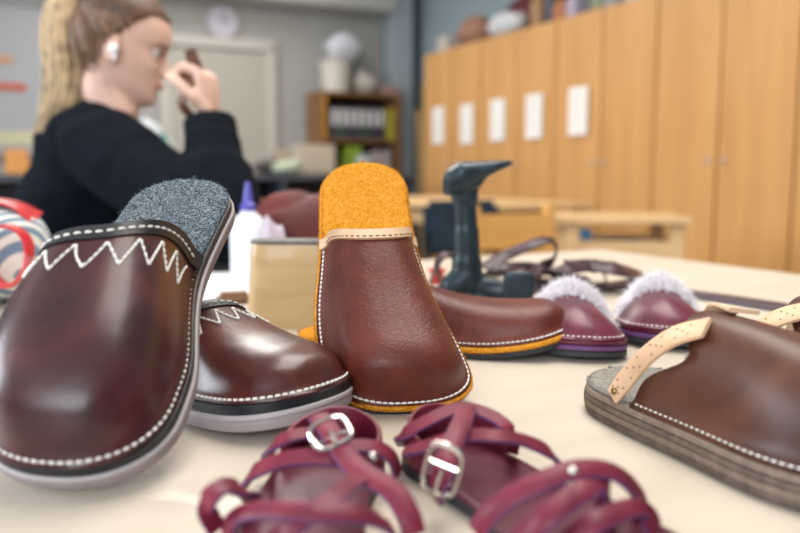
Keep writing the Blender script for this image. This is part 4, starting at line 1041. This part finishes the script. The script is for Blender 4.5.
# far (left) arm reaching to the table
S2 = L_(104, 146, PY + .19); E2 = L_(175, 222, PY + .16); W2_ = L_(232, 225, PY + .0)
m.tube(spline([S2, S2.lerp(E2, .5), E2, E2.lerp(W2_, .5), W2_], 5), [.05] * 5 + [.044] * 5 + [.04] * 5 + [.033] * 5 + [.026], 18)
def hand(m, wrist, up, fwd, side, curl, k=1.0, thumb=1):
    """wrist -> palm along up, fingers curl towards fwd; side = across the palm towards the thumb"""
    up, fwd, side = [Vector(q).normalized() for q in (up, fwd, side)]
    kn = wrist + up * .085 * k
    m.tube([wrist - up * .01, wrist + up * .02 * k, wrist + up * .055 * k, kn], [.024 * k, .030 * k, .038 * k, .036 * k], 16, (1, .42), side)
    for i, (off, ln) in enumerate(((.027, .078), (.009, .086), (-.009, .080), (-.026, .064))):
        p = kn + side * off * k; a = 0; pts = [p - up * .03 * k, p]; rr = [.0095 * k, .0098 * k]
        for sgl, c_ in ((.45, curl), (.30, curl * 1.15), (.25, curl * .8)):
            a += c_; p = p + (up * math.cos(a) + fwd * math.sin(a)) * ln * sgl * k; pts.append(p); rr.append((.0088, .0080, .0066)[len(pts) - 3] * k)
        m.tube(spline(pts, 3), [rr[min(len(rr) - 1, int(j / 3))] for j in range(3 * (len(pts) - 1) + 1)], 10)
        m.ball(pts[-1], .0066 * k, 10, 6)
    b = wrist + up * .025 * k + side * .024 * k
    t1 = b + (side * .6 + up * .7 + fwd * .5).normalized() * .036 * k; t2 = t1 + (up * .75 + fwd * .75 + side * .05).normalized() * .032 * k; t3 = t2 + (up * .45 + fwd * .8 - side * .35).normalized() * .024 * k
    m.tube(spline([b - up * .012, b, t1, t2, t3], 3), [.014 * k] * 3 + [.013 * k] * 3 + [.0105 * k] * 3 + [.0095 * k] * 3 + [.0075 * k], 10); m.ball(t3, .0075 * k, 10, 6)
hand(m, WR, (-.10, .05, 1), (-1, .15, 0), (-.3, -1, .1), 1.2, .98)
hand(m, W2_, (1, -.3, -.15), (.2, -.3, -1), (0, -1, .2), .5, .9)
# ears
for sy in (-1, 1):
    m.ball(hd((-.012, sy * .074, .092)), (.017, .007, .029), 14, 10, rot=RH @ Matrix.Rotation(sy * .25, 3, 'Z') @ Matrix.Rotation(-.15, 3, 'Y'))
    m.ball(hd((-.008, sy * .076, .070)), (.009, .006, .011), 12, 8)
# thighs and legs
for sy in (-1, 1):
    m.tube(spline([hip + Vector((0, sy * .09, 0)), Vector((.18, sy * .11, .53)), Vector((.40, sy * .12, .50)), Vector((.43, sy * .12, .28)), Vector((.40, sy * .12, .07)), Vector((.52, sy * .12, .035))], 4),
           [.085] * 4 + [.075] * 4 + [.062] * 4 + [.055] * 4 + [.04] * 4 + [.03], 16)
body = fused(m, 'body', M_skin, pr, .004, 2)
# sweater
M_sw = plain('black_knit', (.004, .006, .011), .95, vary=.3, scale=25, bump=.5)
m = MB()
def wob(p, amp=.006): return (p[0] + amp * math.sin(38 * p[2] + 21 * p[0] + 9 * p[1]), p[1] + amp * math.sin(31 * p[0] + 23 * p[2]), p[2] + amp * .6 * math.sin(29 * p[0] + 17 * p[1]))
m.tube(spline([L_(112, 110, PY + .005), L_(106, 122, PY + .01), L_(99, 142, PY + .02), L_(95, 170, PY + .02), chest, Vector((-.055, .02, .70)), hip + Vector((0, 0, .01))], 5), [.058] * 3 + [.070] * 4 + [.092] * 4 + [.118] * 5 + [.130] * 5 + [.135] * 5 + [.13] * 5, 28, (1, 1.38), (1, 0, 0))
m.ball(SH + Vector((.0, .02, -.005)), (.080, .085, .080)); m.ball(L_(98, 142, PY), (.088, .16, .085)); m.ball(S2 + Vector((0, -.02, -.01)), (.072, .070, .075))
c1 = EL.lerp(WR, .97)
m.tube(spline([SH, SH.lerp(EL, .5) + Vector((0, 0, -.008)), EL + Vector((.012, 0, -.012)), EL.lerp(WR, .45) + Vector((.008, 0, 0)), EL.lerp(WR, .80) + Vector((.004, 0, 0)), c1], 5), [.078] * 4 + [.074] * 4 + [.069] * 4 + [.066] * 4 + [.056] * 4 + [.050] * 3 + [.047] * 3, 22)
m.tube([EL.lerp(WR, .80), c1], [.044, .044], 22)
m.tube(spline([S2, S2.lerp(E2, .5), E2, E2.lerp(W2_, .5), E2.lerp(W2_, .92)], 5), [.075] * 5 + [.07] * 5 + [.064] * 5 + [.052] * 5 + [.042], 20)
m.v = [wob(p) for p in m.v]
fused(m, 'sweater', M_sw, pr, .005, 3)
m = MB()
for sy in (-1, 1):
    m.tube(spline([hip + Vector((-.03, sy * .08, 0)), Vector((.16, sy * .11, .53)), Vector((.42, sy * .12, .50)), Vector((.445, sy * .12, .28)), Vector((.405, sy * .12, .09))], 4), [.115] * 3 + [.10] * 4 + [.082] * 4 + [.068] * 4 + [.06] * 2, 18)
fused(m, 'trousers', plain('dark_denim', (.03, .045, .08), .8, vary=.2), pr, .008, 3)
for sy in (-1, 1):
    m = MB(); m.ball((.46, sy * .12, .045), (.13, .048, .045), 18, 10); m.v = [(x, y, max(.002, z)) for x, y, z in m.v]; m.build('shoe', plain('dark_shoe', (.04, .04, .045), .6), pr)
# hair: a pulled-back cap and the ponytail
M_hair = plain('dark_blonde_hair', (.085, .036, .016), .5, vary=.5, scale=60)
M_pony = plain('light_blonde_hair', (.52, .38, .22), .55, vary=.45, scale=50)
rnd = random.Random(5)
v, f = headshell(rings, .0045, 72, False)
seg = 72; keep = []; iz = RH.inverted()
loc = [iz @ (Vector(p) - head_o) for p in v]
def is_hair(p):
    x, y, z = p
    line = .182 if x > .06 else lerp(.095, .182, smooth(-.035, .06, x))
    if x < -.030: line = lerp(.030, .095, smooth(-.095, -.03, x))
    return z > line
f = [q for q in f if all(is_hair(loc[i]) for i in q)]
m = MB(); m.add(v, f); hc = m.build('hair', M_hair, pr, sharp=180); mod(hc, 'SOLIDIFY', thickness=.004, offset=-1)
# strands swept back over the cap
m = MB()
tie = Vector((-.098, 0, .196))
for i in range(170):
    a = rnd.uniform(-1, 1) * 2.6; t0 = rnd.uniform(0, 1)
    z0 = .184 if abs(a) < .8 else lerp(.184, .05, smooth(.8, 2.5, abs(a)))
    xf = interp([(r[0], r[1]) for r in rings], z0); xb = interp([(r[0], r[2]) for r in rings], z0); w = interp([(r[0], r[3]) for r in rings], z0); cx_ = (xf + xb) / 2
    p0 = Vector((cx_ + math.cos(a) * (xf - cx_), math.sin(a) * w * 1.0, z0)); cen = Vector((-.01, 0, .12)); pts = []
    for k in range(9):
        q = k / 8; p = p0.lerp(tie, q); d = (p - cen).normalized()
        # push to the skull surface
        rr = 1 / math.sqrt((d.x / .098) ** 2 + (d.y / .080) ** 2 + (d.z / .108) ** 2); pts.append(hd(cen + d * (rr + .001 + .002 * rnd.random())))
    m.tube(spline(pts, 2), [.0028] * 15 + [.002, .001], 6)
m.build('swept_strands', plain('hair_strands', (.15, .072, .030), .55, vary=.5, scale=80), hc)
m = MB()
tie_w = hd(tie)
for i in range(260):
    a = rnd.uniform(0, 2 * PI); r = math.sqrt(rnd.random()); ox, oy = math.cos(a) * r, math.sin(a) * r
    path = [(92, -8, .012), (78, -14, .020), (66, 0, .032), (66, 40, .048), (70, 75, .050), (64, 108, .046), (50, 138, .030), (42, 166, .012)]
    cut = rnd.uniform(.82, 1.0); pts = []
    wv = rnd.uniform(0, 6)
    for k, (px, py, sp) in enumerate(path):
        p = L_(px, py, PY + .01); pts.append(p + Vector((ox * sp + .004 * math.sin(k * 1.3 + wv), oy * sp, oy * .004)))
    pts = spline(pts, 3); pts = pts[:max(4, int(len(pts) * cut))]
    n = len(pts); m.tube(pts, [.0042 * (1 - .75 * (j / (n - 1)) ** 2) for j in range(n)], 6)
m.build('ponytail', M_pony, hc)
m = MB(); m.tube([tie_w + Vector((0, 0, -.012)), tie_w + Vector((-.012, 0, .010))], [.018, .018], 16); m.build('hair_tie', plain('black_elastic', (.02, .02, .025), .7), hc)
# face details
for sy in (-1, 1):
    e = MB(); e.ball(hd((.0655, sy * .031, .112)), .0115, 14, 10); eye = e.build('eye', plain('eye_white', (.62, .55, .52), .3, vary=.01), pr)
    e = MB(); e.ball(hd((.0745, sy * .031, .1110)), .0045, 12, 8); e.build('iris', plain('iris', (.06, .07, .08), .2), eye)
    e = MB(); e.tube(spline([hd((.084, sy * .016, .129)), hd((.085, sy * .030, .133)), hd((.070, sy * .050, .129))], 4), .0026, 6); e.build('eyebrow', M_hair, pr)
    e = MB(); e.tube(spline([hd((.080, sy * .020, .1150)), hd((.083, sy * .030, .1185)), hd((.074, sy * .043, .1135))], 4), .0014, 6); e.build('eyelashes', plain('lash', (.03, .02, .02), .6), pr)
e = MB(); e.tube(spline([hd((.086, -.022, .0515)), hd((.0945, -.010, .0535)), hd((.0965, 0, .0535)), hd((.0945, .010, .0535)), hd((.086, .022, .0515))], 4), .0042, 8); e.build('lips', plain('lips', (.52, .20, .18), .4), pr)
# white earbud
e = MB(); e.ball(hd((-.006, -.083, .088)), (.010, .007, .010), 14, 10); e.tube([hd((-.004, -.084, .086)), hd((.002, -.084, .066))], .0034, 8)
tag(e.build('earbud', plain('earbud_white', (.85, .86, .88), .25)), 'white wireless earbud in the ear of the person in black', 'earbud').location = O
# leather piece in the hand
hc_ = at(205, 85, PY - .17)
M_pc = leather('brown_scrap_leather', (.07, .025, .014), (.13, .05, .03), (.22, .10, .06), .45, .1, 20)
m = MB(); YY = PY - .185
m.ribbon([at(190, 50, YY), at(193, 60, YY), at(197, 74, YY), at(195, 86, YY - .01), at(185, 94, YY - .02), at(182, 103, YY - .02), at(188, 113, YY - .01), at(199, 122, YY + .01)],
         [(.3, -1, .1)] * 3 + [(-.2, -1, 0), (-.6, -.9, 0), (-.6, -.9, -.1), (-.4, -.9, -.2), (-.4, -.9, -.2)], [.020, .024, .024, .022, .020, .022, .020, .008], .004, n=6)
tag(m.build('leather_piece', M_pc), 'curved strip of brown leather held up in the raised hand', 'leather strip')
# the chair below
ch = thing('work_chair', 'chair under the seated person in black', 'chair', (O.x - .05, O.y, 0), (0, 0, -PI / 2))
MB().box((0, 0, .395), (.42, .42, .04), 0, 0, .015).build('seat', M_birch, ch)
for sx in (-1, 1):
    for sy in (-1, 1): m = MB(); m.tube([(sx * .18, sy * .18, 0), (sx * .18, sy * .18, .38)], .012, 10); m.build('leg', MATS['black_metal'], ch)
MB().box((0, -.235, .60), (.36, .02, .14), 0, 0, .009).build('backrest', M_birch, ch)
for sx in (-1, 1): m = MB(); m.tube([(sx * .15, -.2, .38), (sx * .15, -.222, .62)], .010, 10); m.build('back_post', MATS['black_metal'], ch)
